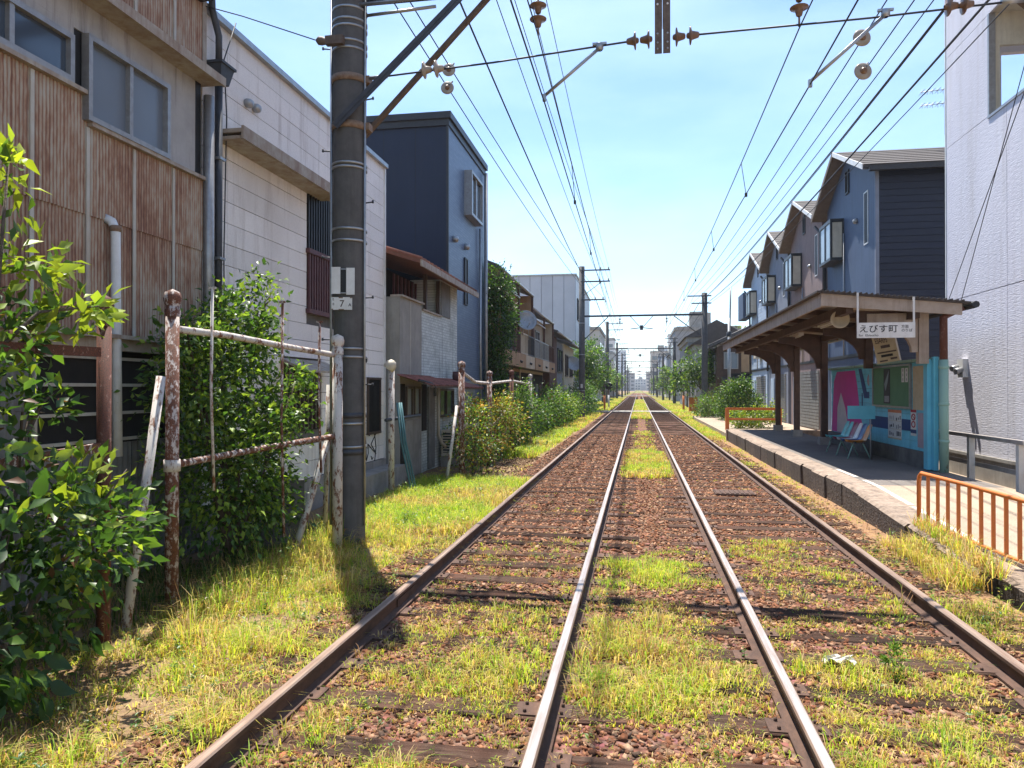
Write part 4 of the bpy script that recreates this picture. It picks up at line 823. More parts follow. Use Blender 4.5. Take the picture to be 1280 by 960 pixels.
tag(P1('yard', MT['ramp_concrete'], None, lambda q: q.box(3.2, 7.0, 27.21, 46, -.1, .2)), kind='structure')
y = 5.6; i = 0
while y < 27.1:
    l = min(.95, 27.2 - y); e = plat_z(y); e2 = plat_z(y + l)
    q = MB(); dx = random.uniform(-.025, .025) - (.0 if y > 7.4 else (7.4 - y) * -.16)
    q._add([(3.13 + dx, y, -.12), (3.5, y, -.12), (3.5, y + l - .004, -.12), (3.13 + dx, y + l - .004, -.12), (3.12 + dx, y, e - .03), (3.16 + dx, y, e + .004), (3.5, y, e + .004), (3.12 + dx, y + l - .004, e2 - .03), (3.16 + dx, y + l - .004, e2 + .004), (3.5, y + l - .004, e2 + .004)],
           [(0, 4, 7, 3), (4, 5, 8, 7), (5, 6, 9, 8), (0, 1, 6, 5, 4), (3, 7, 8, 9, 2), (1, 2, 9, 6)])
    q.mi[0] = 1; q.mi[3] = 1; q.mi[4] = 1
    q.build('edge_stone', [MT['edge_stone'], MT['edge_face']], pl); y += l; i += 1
P1('end_kerb', MT['edge_stone'], pl, lambda q: q.box(3.1, 6.9, 27.2, 27.45, -.1, .392))
plain('line_paint', (.62, .58, .52), (.4, .36, .31), .8, scale=14, lo=.4, hi=.55)
for (a, c2) in ((7.9, 8.8), (8.85, 10.4), (10.5, 12.6), (13.0, 14.2)):
    P1('painted_line', MT['line_paint'], pl, lambda q: [q._add([(3.52, a + (c2 - a) * k / 6, plat_z(a + (c2 - a) * k / 6) + .005), (3.6, a + (c2 - a) * k / 6, plat_z(a + (c2 - a) * k / 6) + .005), (3.6, a + (c2 - a) * (k + 1) / 6, plat_z(a + (c2 - a) * (k + 1) / 6) + .005), (3.52, a + (c2 - a) * (k + 1) / 6, plat_z(a + (c2 - a) * (k + 1) / 6) + .005)], [(0, 1, 2, 3)]) for k in range(6)])

# station shelter
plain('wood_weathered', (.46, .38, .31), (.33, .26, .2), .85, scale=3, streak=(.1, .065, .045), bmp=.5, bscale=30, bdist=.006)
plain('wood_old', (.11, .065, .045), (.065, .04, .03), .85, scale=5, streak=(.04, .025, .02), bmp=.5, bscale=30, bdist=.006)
plain('wood_ceiling', (.28, .2, .14), (.18, .13, .09), .9, scale=4, rnd=.25, bmp=.3)
plain('wood_ceiling_light', (.5, .43, .33), (.36, .3, .23), .9, scale=4, rnd=.2, bmp=.3)
plain('teal_board', (.17, .55, .68), (.12, .45, .57), .6, scale=5, rnd=.1, streak=(.06, .24, .3), streakamt=.5)
plain('teal_trim', (.14, .52, .66), (.11, .44, .56), .5, scale=4)
plain('navy_paint', (.015, .05, .17), (.012, .04, .14), .6, bmp=0)
plain('pink_paint', (.56, .035, .28), (.48, .03, .24), .6, scale=3)
plain('pale_paint', (.62, .57, .58), (.52, .48, .5), .6, scale=4)
plain('green_board', (.09, .21, .1), (.07, .17, .08), .7, scale=4)
plain('paper', (.62, .62, .58), (.52, .52, .49), .7, bmp=0); plain('paper_yellow', (.5, .42, .27), (.42, .34, .21), .7, scale=8, bmp=0)
plain('paper_pink', (.4, .31, .33), (.3, .26, .3), .7, scale=7, bmp=0); plain('print_grey', (.16, .16, .17), (.3, .3, .3), .7, scale=60, bmp=0); plain('print_orange', (.5, .17, .06), (.42, .13, .05), .7, bmp=0); plain('print_red', (.4, .03, .04), (.34, .03, .04), .7, bmp=0)
rusty('pipe_green', (.25, .42, .35), (.16, .12, .07), (.08, .06, .04), .3, 6)
PZ = .385; WX = 5.2
WF = right_face(WX)          # n points to the track (-X); u = Y
st = thing('station_shelter', 'old wooden tram stop shelter with sloping roof and turquoise painted back wall', 'station shelter', (4.2, 20, PZ))
ry0, ry1 = 13.8, 29.2
def rz(x): return 3.58 - (x - 3.25) * .098
r = P1('roof', MT['roof_brown'], st, lambda q: q.prism([(3.12, ry0 - .06, rz(3.12)), (5.62, ry0 - .06, rz(5.62)), (5.62, ry0 - .06, rz(5.62) - .035), (3.12, ry0 - .06, rz(3.12) - .035)], (0, ry1 - ry0 + .1, 0)))
n = 26
for k in range(n):       # corrugated roof sheets reach over the end board as a wavy edge
    x = 3.2 + k * 2.38 / n; P1('roof_rib', MT['roof_brown'], r, lambda q: q.tube([(x, ry0 - .09, rz(x) + .004), (x, ry1 + .03, rz(x) + .004)], .022, 5))
P1('gutter', MT['frame_dark'], st, lambda q: q.tube([(5.68, ry0 - .1, rz(5.68) - .05), (5.68, ry1, rz(5.68) - .08)], .06, 8))
P1('end_fascia', MT['wood_weathered'], st, lambda q: q.prism([(3.2, ry0, rz(3.2) - .038), (5.5, ry0, rz(5.5) - .038), (5.5, ry0, rz(5.5) - .235), (3.2, ry0, rz(3.2) - .26)], (0, .045, 0)))
P1('eave_fascia', MT['wood_weathered'], st, lambda q: (q.box(3.2, 3.245, ry0 + .05, 21.2, rz(3.2) - .27, rz(3.2) - .04), q.box(3.203, 3.245, 21.21, ry1, rz(3.2) - .265, rz(3.2) - .04)))
for k in range(44):      # ceiling boards running across the slope
    y = ry0 + .06 + k * .35
    P1('ceiling_board', MT['wood_ceiling_light' if random.random() < .3 else 'wood_ceiling'], st, lambda q: q.prism([(3.25, y, rz(3.25) - .045), (5.5, y, rz(5.5) - .045), (5.5, y, rz(5.5) - .06), (3.25, y, rz(3.25) - .06)], (0, .342, 0)))
for k in range(9):
    y = ry0 + .4 + k * 1.85
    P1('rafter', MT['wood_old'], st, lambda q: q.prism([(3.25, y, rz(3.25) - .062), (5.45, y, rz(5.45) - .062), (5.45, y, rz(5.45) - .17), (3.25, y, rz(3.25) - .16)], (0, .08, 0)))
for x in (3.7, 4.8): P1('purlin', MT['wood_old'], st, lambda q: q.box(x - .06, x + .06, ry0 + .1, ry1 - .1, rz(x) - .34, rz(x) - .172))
def bracket(q, xp, y, dirx, zt, reach, drop, th=.1):
    pts = [(xp, y, zt), (xp + dirx * reach, y, zt), (xp + dirx * reach, y, zt - .16)]
    for k in range(9):
        a = k / 8 * math.pi / 2; pts.append((xp + dirx * (.1 + (reach - .1) * (1 - math.sin(a))), y, zt - .16 - (drop - .16) * (1 - math.cos(a))))
    pts.append((xp, y, zt - drop))
    if dirx < 0: pts = list(reversed(pts))
    q.prism(pts, (0, th, 0))
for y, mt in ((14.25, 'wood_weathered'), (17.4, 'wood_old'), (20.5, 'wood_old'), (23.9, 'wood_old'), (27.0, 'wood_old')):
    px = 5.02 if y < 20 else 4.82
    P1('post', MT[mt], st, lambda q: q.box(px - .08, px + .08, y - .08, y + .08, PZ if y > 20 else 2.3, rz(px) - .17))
    P1('bracket', MT[mt], st, lambda q: bracket(q, px - .09, y - .05, -1, rz(px) - .2, 1.05 if y > 20 else .85, .85 if y > 20 else .7))
    if y > 20: P1('post_base', MT['concrete'], st, lambda q: q.box(px - .14, px + .14, y - .14, y + .14, PZ - .01, PZ + .2))
    if 15 < y < 24: P1('bracket', MT[mt], st, lambda q: q.prism([(px - .05, y + .09, rz(px) - .2), (px - .05, y + .75, rz(px) - .2), (px - .05, y + .4, rz(px) - .33), (px - .05, y + .2, rz(px) - .55), (px - .05, y + .09, rz(px) - .85)], (.1, 0, 0)))
P1('end_panel', MT['wood_old'], st, lambda q: q.box(3.9, 5.0, 14.22, 14.27, 2.86, rz(4.5) - .2))
# the back wall: each board its own piece
P1('wall_base', MT['concrete_dark'], st, lambda q: q.box(WX - .06, WX + .1, 14.3, 21.6, PZ - .02, PZ + .3))
wz0, wz1 = PZ + .3, 2.36; nb = 10; bh = (wz1 - wz0) / nb
for (ya, yb, n0) in ((14.38, 17.95, .0), (17.95, 21.5, -.05)):
    for k in range(nb):
        P1('plank', MT['teal_board'], st, lambda q: WF.box(q, ya, yb, wz0 + k * bh + .003, wz0 + (k + 1) * bh - .003, n0 - .03, n0 + random.uniform(0, .004)))
P1('wall_back', MT['concrete_dark'], st, lambda q: WF.box(q, 14.35, 21.52, wz0, wz1, -.12, -.085))
P1('top_rail', MT['pipe_green'], st, lambda q: WF.box(q, 14.2, 21.55, wz1, wz1 + .05, -.1, .06))
P1('corner_post', MT['teal_trim'], st, lambda q: (q.box(WX - .12, WX + .06, 14.2, 14.38, PZ + .02, wz1 + .02),)); P1('corner_post', MT['teal_trim'], st, lambda q: q.box(WX - .05, WX + .03, 14.1, 14.19, PZ + .02, wz1 + .06))
P1('drainpipe', MT['pipe_green'], st, lambda q: q.tube([(WX + .07, 13.98, PZ - .1), (WX + .07, 13.98, wz1)], .075, 12)); P1('drainpipe', MT['rust_fence_dark'], st, lambda q: q.tube([(WX + .07, 13.98, wz1), (WX + .07, 13.98, 3.1), (WX + .35, 13.9, 3.27)], .065, 12))
for z in (.9, 1.55, 2.2): P1('pipe_collar', MT['pipe_green'], st, lambda q: q.lathe((WX + .07, 13.98, z), (0, 0, 1), [(.076, 0), (.086, .01), (.086, .05), (.076, .06)], 12))
# mural: plain colour fields, no figure
mu = P1('mural', MT['pink_paint'], st, lambda q: q.prism([WF.p(21.45, wz0 + .02, -.044), WF.p(21.2, 2.05, -.044), WF.p(20.9, 2.3, -.044), WF.p(19.25, 2.3, -.044), WF.p(19.05, 1.9, -.044), WF.p(18.85, 1.3, -.044), WF.p(18.45, wz0 + .02, -.044)], (-.003, 0, 0)))
P1('mural_patch', MT['pale_paint'], mu, lambda q: (q.prism([WF.p(20.9, wz0 + .03, -.04), WF.p(20.85, 1.35, -.04), WF.p(20.5, 1.75, -.04), WF.p(20.1, 1.35, -.04), WF.p(19.75, wz0 + .03, -.04)], (-.002, 0, 0))))
for (u_, z_, r_) in ((18.15, 2.05, .13), (19.0, 1.15, .1)): P1('mural_dot', MT['paper_pink'], st, lambda q: q.lathe(WF.p(u_, z_, -.05), (-1, 0, 0), [(r_, 0), (r_, .006), (0, .0065)], 16))
P1('mural_stripe', MT['navy_paint'], st, lambda q: (q.prism([WF.p(18.95, 2.33, -.044), WF.p(18.7, 2.33, -.044), WF.p(18.3, 1.78, -.044), WF.p(18.3, 1.63, -.044), WF.p(18.5, 1.63, -.044)], (-.003, 0, 0)), WF.box(q, 17.96, 18.3, 1.63, 1.78, -.05, -.043), WF.box(q, 18.62, 18.7, 1.4, 1.75, -.05, -.043), WF.box(q, 16.5, 17.94, 1.0, 1.25, -.005, .0065), WF.box(q, 15.35, 15.95, 1.03, 1.25, -.005, .0065)))
# notice board and posters
nb_ = thing('notice_board', 'green notice board in a grey frame on the turquoise wall', 'notice board', (WX - .05, 16.4, 1.5))
P1('panel', MT['green_board'], nb_, lambda q: WF.box(q, 15.32, 17.55, 1.5, 2.3, .006, .03)); P1('frame', MT['galv'], nb_, lambda q: (WF.box(q, 15.28, 17.6, 2.3, 2.34, .006, .05), WF.box(q, 15.28, 17.6, 1.46, 1.5, .006, .05), WF.box(q, 15.28, 15.32, 1.5, 2.3, .006, .05), WF.box(q, 17.56, 17.6, 1.5, 2.3, .006, .05)))
po_ = thing('poster', 'tall dark photographic poster pinned on the green notice board', 'poster', (WX - .04, 16.6, 1.55)); P1('sheet', MT['black'], po_, lambda q: WF.box(q, 16.45, 16.85, 1.54, 2.27, .031, .034)); P1('picture', MT['glass_pale'], po_, lambda q: q.prism([WF.p(16.82, 1.95, .0345), WF.p(16.5, 2.24, .0345), WF.p(16.6, 1.98, .0345), WF.p(16.72, 1.8, .0345)], (-.001, 0, 0))); P1('picture', MT['print_grey'], po_, lambda q: WF.box(q, 16.5, 16.8, 1.57, 1.7, .034, .0355))
for k, yy in enumerate((15.42, 15.62)):
    n_ = tag(P1('notice_sheet', MT['paper'], None, lambda q: WF.box(q, yy, yy + .15, 1.98, 2.26, .031, .033)), 'narrow white notice sheet pinned on the green notice board', 'notice', 'white notices on the green board')
    P1('print', MT['print_grey'], n_, lambda q: [WF.box(q, yy + .05, yy + .09, 2.01 + j * .09, 2.06 + j * .09, .0332, .0336) for j in range(3)])
sp_ = thing('safety_poster', 'yellow edged poster with grid of safety drawings on the turquoise wall', 'poster', (WX - .03, 16.2, .8)); P1('sheet', MT['paper'], sp_, lambda q: WF.box(q, 15.85, 16.65, .82, 1.42, .007, .01)); P1('header', MT['print_orange'], sp_, lambda q: WF.box(q, 15.85, 16.65, 1.36, 1.42, .0101, .012)); P1('footer', MT['paper_yellow'], sp_, lambda q: WF.box(q, 15.85, 16.65, .82, .845, .0101, .012))
rr_ = random.Random(5)
for i in range(2):
    for j in range(3): P1('drawing', MT['print_grey' if (i + j) % 2 else 'black'], sp_, lambda q: [WF.box(q, 15.9 + i * .4 + a * .1, 15.9 + i * .4 + a * .1 + rr_.uniform(.03, .08), .87 + j * .165 + rr_.uniform(0, .03), .87 + j * .165 + rr_.uniform(.06, .12), .0101, .0115) for a in range(3)])
for z in (1.02, 1.19): P1('rule', MT['paper_yellow'], sp_, lambda q: WF.box(q, 15.86, 16.64, z, z + .008, .0101, .0118))
ns = thing('prohibition_notice', 'narrow red headed prohibition notice with two red circles', 'poster', (WX - .03, 15.2, .95)); P1('sheet', MT['paper'], ns, lambda q: WF.box(q, 15.05, 15.34, .95, 1.45, .007, .01)); P1('header', MT['print_red'], ns, lambda q: WF.box(q, 15.05, 15.34, 1.4, 1.45, .0101, .012)); P1('footer', MT['navy_paint'], ns, lambda q: WF.box(q, 15.05, 15.34, 1.0, 1.07, .0101, .012))
for z in (1.31, 1.17): P1('ring', MT['print_red'], ns, lambda q: q.tube([WF.p(15.19 + .085 * math.cos(a * .3927), z + .055 * math.sin(a * .3927), .011) for a in range(17)], .012, 5))
P1('bar', MT['print_red'], ns, lambda q: q.tube([WF.p(15.25, 1.345, .011), WF.p(15.13, 1.275, .011)], .008, 5))
tag(P1('timetable_poster', MT['paper_yellow'], None, lambda q: WF.box(q, 14.48, 15.22, 1.45, 2.28, .007, .012)), 'faded yellowish timetable poster beside the green notice board', 'poster')
tag(P1('timetable_poster', MT['paper_pink'], None, lambda q: WF.box(q, 14.48, 14.98, .75, 1.4, .007, .012)), 'faded pinkish poster below the yellowish timetable', 'poster')
# leaning yellowed sign standing on the wall top
ysf = Fr((4.85, 15.5, 0), (1, 0, 0), (0, -1, 0))
ys = thing('tilted_sign', 'yellowed notice plate hanging crookedly above the turquoise wall', 'sign', tuple(ysf.p(0, 2.42)))
def tilt(u, z, n=0): return ysf.p(u * .56 - z * .2, 2.37 + z * .95 + u * .1, n)
P1('wire', MT['wire'], ys, lambda q: q.tube([tuple(ysf.p(-.05, 2.8, -.01)), tuple(ysf.p(-.05, 3.32, -.01))], .008, 5))
P1('plate', MT['paper_yellow'], ys, lambda q: q.prism([tilt(-.36, 0), tilt(.36, 0), tilt(.36, .55), tilt(-.36, .55)], -ysf.n * .02)); 
P1('plate_edge', MT['white_paint'], ys, lambda q: q.prism([tilt(.36, 0, .004), tilt(.41, 0, .004), tilt(.41, .55, .004), tilt(.36, .55, .004)], -ysf.n * .03))
class Tl:
    def p(s, u, z, n=0): return tilt(u, z, n)
text('ESARFS', .16, MT['frame_brown'], ys, Tl(), -.3, .41, .004, .002, 'lettering', .8)
P1('print', MT['frame_brown'], ys, lambda q: [q.prism([tilt(a, z, .002), tilt(b2, z, .002), tilt(b2, z + h_, .002), tilt(a, z + h_, .002)], ysf.n * .002) for a, b2, z, h_ in ((-.15, .15, .3, .06), (-.3, .32, .2, .03), (-.28, -.02, .03, .03), (.08, .3, .05, .04))])
P1('print_bar', MT['black'], ys, lambda q: q.prism([tilt(-.2, .12, .002), tilt(.18, .12, .002), tilt(.18, .17, .002), tilt(-.2, .17, .002)], ysf.n * .002))
# hanging station name sign, facing down the line
SF = front_face(13.66)
sg = thing('station_sign', 'white hanging station name board with black lettering under the shelter roof', 'sign', (4.3, 13.66, 2.75))
P1('board', MT['white_paint'], sg, lambda q: SF.box(q, 3.76, 4.7, 2.735, 3.0, -.03, 0)); 
for u in (3.775, 4.685): P1('hanger', MT['white_paint'], sg, lambda q: SF.box(q, u - .016, u + .016, 3.0, rz(u) + .0, -.03, -.012))
blk = plain('sign_black', (.01, .01, .012), None, .6, bmp=0)
text('えびす町', .145, blk, sg, SF, 3.785, 2.84, .003, .0012, 'lettering', 1.1)
text('方面', .06, blk, sg, SF, 4.475, 2.905, .003, .0005); text('のりば', .06, blk, sg, SF, 4.475, 2.84, .003, .0005); text('for  Ebisucho', .055, blk, sg, SF, 3.785, 2.762, .003, .0003, 'lettering', 1.1)
sk = thing('loudspeaker', 'round cream loudspeaker mounted under the shelter roof', 'loudspeaker', (3.75, 14.6, 3.1)); P1('horn', MT['cream_paint'], sk, lambda q: q.lathe((3.75, 14.75, 3.17), (-.2, -1, -.12), [(.06, -.1), (.1, 0), (.16, .06), (.17, .16), (.15, .165), (.1, .1), (0, .09)], 20)); P1('bracket', MT['galv'], sk, lambda q: q.box(3.72, 3.78, 14.72, 14.78, 3.25, 3.4))
for (x, yy) in ((4.0, 16.2), (4.1, 19.8)):
    T = thing('ceiling_lamp', 'pale strip lamp fixed under the shelter ceiling', 'lamp', (x, yy, 3.2), 'strip lamps under the shelter roof'); P1('housing', MT['white_paint'], T, lambda q: q.box(x - .07, x + .07, yy, yy + 1.1, 3.22, 3.29)); P1('tube', MT['paper'], T, lambda q: q.tube([(x, yy + .03, 3.2), (x, yy + 1.07, 3.2)], .018, 8))

# bench of moulded seats
bn = thing('bench', 'row bench of moulded plastic seats in different colours by the turquoise wall', 'bench', (4.55, 17, PZ))
plain('seat_teal', (.1, .5, .5), None, .35, bmp=0); plain('seat_white', (.8, .8, .78), None, .35, bmp=0); plain('seat_maroon', (.28, .03, .07), None, .35, bmp=0); plain('seat_navy', (.03, .12, .34), None, .35, bmp=0); plain('seat_orange', (.75, .3, .05), None, .35, bmp=0)
for k, mt in enumerate(('seat_orange', 'seat_navy', 'seat_white', 'seat_maroon', 'seat_teal', 'seat_teal')):
    y0_ = 16.25 + k * .33
    def seat(i, j):
        a = j * math.pi * .5; y = y0_ + .02 + .29 * i; sag = .035 * (1 - (2 * i - 1) ** 2)
        if j < .55: return (4.3 + .38 * (j / .55), y, PZ + .4 - sag - .02 * math.sin(j / .55 * 3.14))
        s = (j - .55) / .45; return (4.68 + .1 * s + sag * (.6) - .03 * (1 - s), y + (.0 if s < .8 else (.5 - i) * .12 * (s - .8) * 5), PZ + .4 + .32 * s)
    P1('seat', MT[mt], bn, lambda q: (q.grid(seat, 6, 14, True), q.grid(lambda i, j: tuple(Vector(seat(1 - i, j)) + Vector((.004, 0, -.014))), 6, 14, True)))
P1('seat_beam', MT['frame_dark'], bn, lambda q: (q.box(4.4, 4.44, 16.22, 18.25, PZ + .33, PZ + .365), q.box(4.58, 4.62, 16.22, 18.25, PZ + .33, PZ + .365)))
for y in (16.35, 17.25, 18.1):
    P1('leg', MT['pipe_green'], bn, lambda q: q.tube([(4.42, y, PZ + .34), (4.3, y - .02, PZ)], .014, 7)); P1('leg', MT['pipe_green'], bn, lambda q: q.tube([(4.6, y, PZ + .34), (4.76, y + .02, PZ)], .014, 7))
bs = thing('bench_sign', 'small turquoise board on a thin post beside the bench', 'sign', (4.72, 16.2, PZ)); P1('board', MT['teal_trim'], bs, lambda q: q.box(4.25, 4.78, 16.12, 16.14, 1.23, 1.5)); P1('post', MT['frame_alu'], bs, lambda q: q.tube([(4.7, 16.16, PZ), (4.7, 16.16, 1.4)], .015, 7))

# low orange tubular fence on the ramp
rusty('orange_paint', (.58, .17, .035), (.3, .1, .04), (.14, .05, .025), .2, 20, (1, 1, .6), .5)
of = thing('orange_railing', 'bright orange low tubular railing along the platform ramp', 'railing', (3.4, 7.5, .1))
def ofp(f): return Vector((3.25 + .52 * f, 9.35 - 2.75 * f, 0))
def ofz(f): return plat_z(ofp(f).y)
P1('top_rail', MT['orange_paint'], of, lambda q: q.tube([tuple(ofp(f) + Vector((0, 0, ofz(f) + h_))) for f, h_ in ((0, .0), (0, .5), (.005, .58), (.02, .62), (.3, .635), (.6, .64), (1, .64))], .024, 10))
P1('bottom_rail', MT['orange_paint'], of, lambda q: q.tube([tuple(ofp(f) + Vector((0, 0, ofz(f) + .06))) for f in (0, .3, .6, 1)], .02, 8))
for k in range(1, 16): f = k / 15; P1('baluster', MT['orange_paint'], of, lambda q: q.bar(tuple(ofp(f) + Vector((0, 0, ofz(f) + .06))), tuple(ofp(f) + Vector((0, 0, ofz(f) + .63))), .036, .022, (.2, 1, 0)))
for f in (.0, .35, .7): P1('foot', MT['orange_paint'], of, lambda q: q.tube([tuple(ofp(f) + Vector((0, 0, -.05))), tuple(ofp(f) + Vector((0, 0, ofz(f) + .08)))], .02, 8))
of2 = thing('orange_barrier', 'orange two-bar barrier closing the far end of the platform', 'barrier', (4.4, 30.5, .2))
P1('bar', MT['orange_paint'], of2, lambda q: q.box(3.5, 5.55, 30.45, 30.53, 1.0, 1.1)); P1('bar', MT['orange_paint'], of2, lambda q: q.box(3.5, 5.55, 30.45, 30.53, .6, .68))
for x in (3.5, 5.5): P1('post', MT['orange_paint'], of2, lambda q: q.box(x - .07, x + .07, 30.4, 30.58, .15, 1.08))

# white stucco building at the right with balcony opening
m, t, b = nodes('stucco_white'); P = pos(t, (1, .3, 2.6))
n1 = tex(t, 'ShaderNodeTexNoise', 20, P, Detail=6, Roughness=.6); n2 = tex(t, 'ShaderNodeTexNoise', .5, pos(t), Detail=3)
t.links.new(mix(t, ramp(t, n2.outputs['Fac'], [(.35, 0.), (.7, 1.)]), (.63, .62, .68), (.56, .55, .61)), b.inputs['Base Color']); n3 = tex(t, 'ShaderNodeTexNoise', 1, pos(t, (4, 4, .25)), Detail=7, Roughness=.7); t.links.new(mix(t, ramp(t, n3.outputs['Fac'], [(.5, 0.), (.75, .5)]), b.inputs['Base Color'].links[0].from_socket, (.4, .37, .36)), b.inputs['Base Color']); b.inputs['Roughness'].default_value = .85; bump(t, b, n1.outputs['Fac'], .8, .014)
WXR = 6.5; RW_ = right_face(WXR); RB = .1; xa = WXR + .05
sw = thing('stucco_building', 'tall pale lilac-white stucco building with balcony opening and concrete plinth', 'building', (WXR, 14, RB))
P1('side_wall', MT['stucco_white'], sw, lambda q: q.box(xa, 13, 16.9, 17.05, RB, 6.9)); P1('side_wall', MT['stucco_white'], sw, lambda q: q.box(xa, 13, 16.9, 17.05, 8.9, 11.2)); P1('side_wall', MT['stucco_white'], sw, lambda q: q.box(xa, xa + .2, 15.2, 16.9, 6.9, 11.2)); P1('end_wall', MT['stucco_white'], sw, lambda q: q.box(xa, 13, 3.0, 3.2, RB, 11.2))
vs = [3.0, 5.3, 7.6, 9.9, 12.2, 14.45, 17.07]
bal = [(11.0, 15.12, 6.98, 8.9)]
for a, c2 in zip(vs[:-1], vs[1:]):
    for z0, z1 in ((RB + .48, 3.7), (3.705, 6.98), (6.98, 8.9), (8.9, 11.2)):
        for (p, q_) in cut(a, c2, z0, z1, bal): P1('wall_panel', MT['stucco_white'], sw, lambda q: RW_.box(q, p + .006, q_ - .006, z0 + .005, z1 - .005, -.05, 0))
P1('wall_core', MT['stucco_white'], sw, lambda q: q.box(xa + .01, xa + .15, 3.05, 16.9, RB, 6.9))
P1('corner_trim', MT['white_paint'], sw, lambda q: (RW_.box(q, 17.07, 17.11, RB + .46, 11.2, -.1, .012)))
P1('plinth', MT['concrete'], sw, lambda q: (RW_.box(q, 3.0, 17.05, -.1, RB + .42, -.05, .03), RW_.box(q, 3.0, 17.06, RB + .42, RB + .48, -.05, .05)))
P1('balcony_floor', MT['white_paint'], sw, lambda q: q.box(xa + .01, 10, 10.9, 15.2, 6.78, 6.92)); P1('balcony_ceiling', MT['cream_paint'], sw, lambda q: q.box(xa + .01, 10, 10.9, 15.2, 8.92, 9.02))
P1('balcony_end_wall', MT['cream_paint'], sw, lambda q: (q.box(xa + .01, 10, 15.12, 15.2, 8.3, 8.92), q.box(xa + .01, xa + .14, 15.12, 15.2, 6.92, 8.3), q.box(9.3, 10, 15.12, 15.2, 6.92, 8.3), q.box(10, 10.1, 10.9, 15.2, 6.8, 9.0)))
P1('balcony_trim', MT['frame_alu'], sw, lambda q: (RW_.box(q, 15.08, 15.14, 6.94, 8.9, -.1, .015), RW_.box(q, 11.0, 15.14, 6.93, 6.98, -.12, .02)))
P1('roof', MT['white_paint'], sw, lambda q: q.box(WXR, 13.1, 2.9, 17.1, 11.2, 11.3))
wl = thing('wall_lamp', 'small grey double spotlight on a white box on the stucco wall', 'lamp', (WXR - .06, 16.2, 2.2)); P1('back_box', MT['white_paint'], wl, lambda q: q.box(WXR - .1, WXR, 16.05, 16.32, 2.08, 2.45))
for y, z in ((16.28, 2.3), (16.1, 2.24)): P1('spot', MT['frame_alu'], wl, lambda q: q.lathe((WXR - .09, y, z), (-.8, -.35, -.25), [(.0, -.02), (.05, 0), (.062, .1), (.058, .17), (.045, .172), (0, .14)], 14))
P1('joint', MT['steel_dark'], wl, lambda q: q.box(WXR - .17, WXR - .1, 16.1, 16.28, 2.14, 2.24))
wf = thing('timber_fence', 'weathered pale two-rail fence in front of the stucco building', 'fence', (6.1, 13, .1))
plain('wood_pale', (.44, .4, .36), (.33, .29, .26), .85, scale=4, streak=(.2, .16, .13))
for y in (14.96, 13.15, 11.3, 9.5): P1('post', MT['white_paint'], wf, lambda q: q.box(6.05, 6.15, y - .05, y + .05, .05, .95))
P1('rail', MT['wood_pale'], wf, lambda q: q.box(6.03, 6.16, 8.5, 16.9, .95, 1.01)); P1('rail', MT['wood_pale'], wf, lambda q: q.box(6.152, 6.18, 8.5, 16.9, .42, .5))
mb_ = tag(P1('meter_box', MT['cream_paint'], None, lambda q: (q.box(5.6, 5.85, 16.0, 16.1, 1.45, 1.6), q.tube([(5.3, 16.03, 1.5), (5.65, 16.03, 1.52)], .03, 8), q.lathe((5.72, 16.0, 1.52), (0, -1, 0), [(.05, 0), (.05, .05), (0, .06)], 12))), 'small cream gas meter in the gap beside the green drainpipe', 'meter')

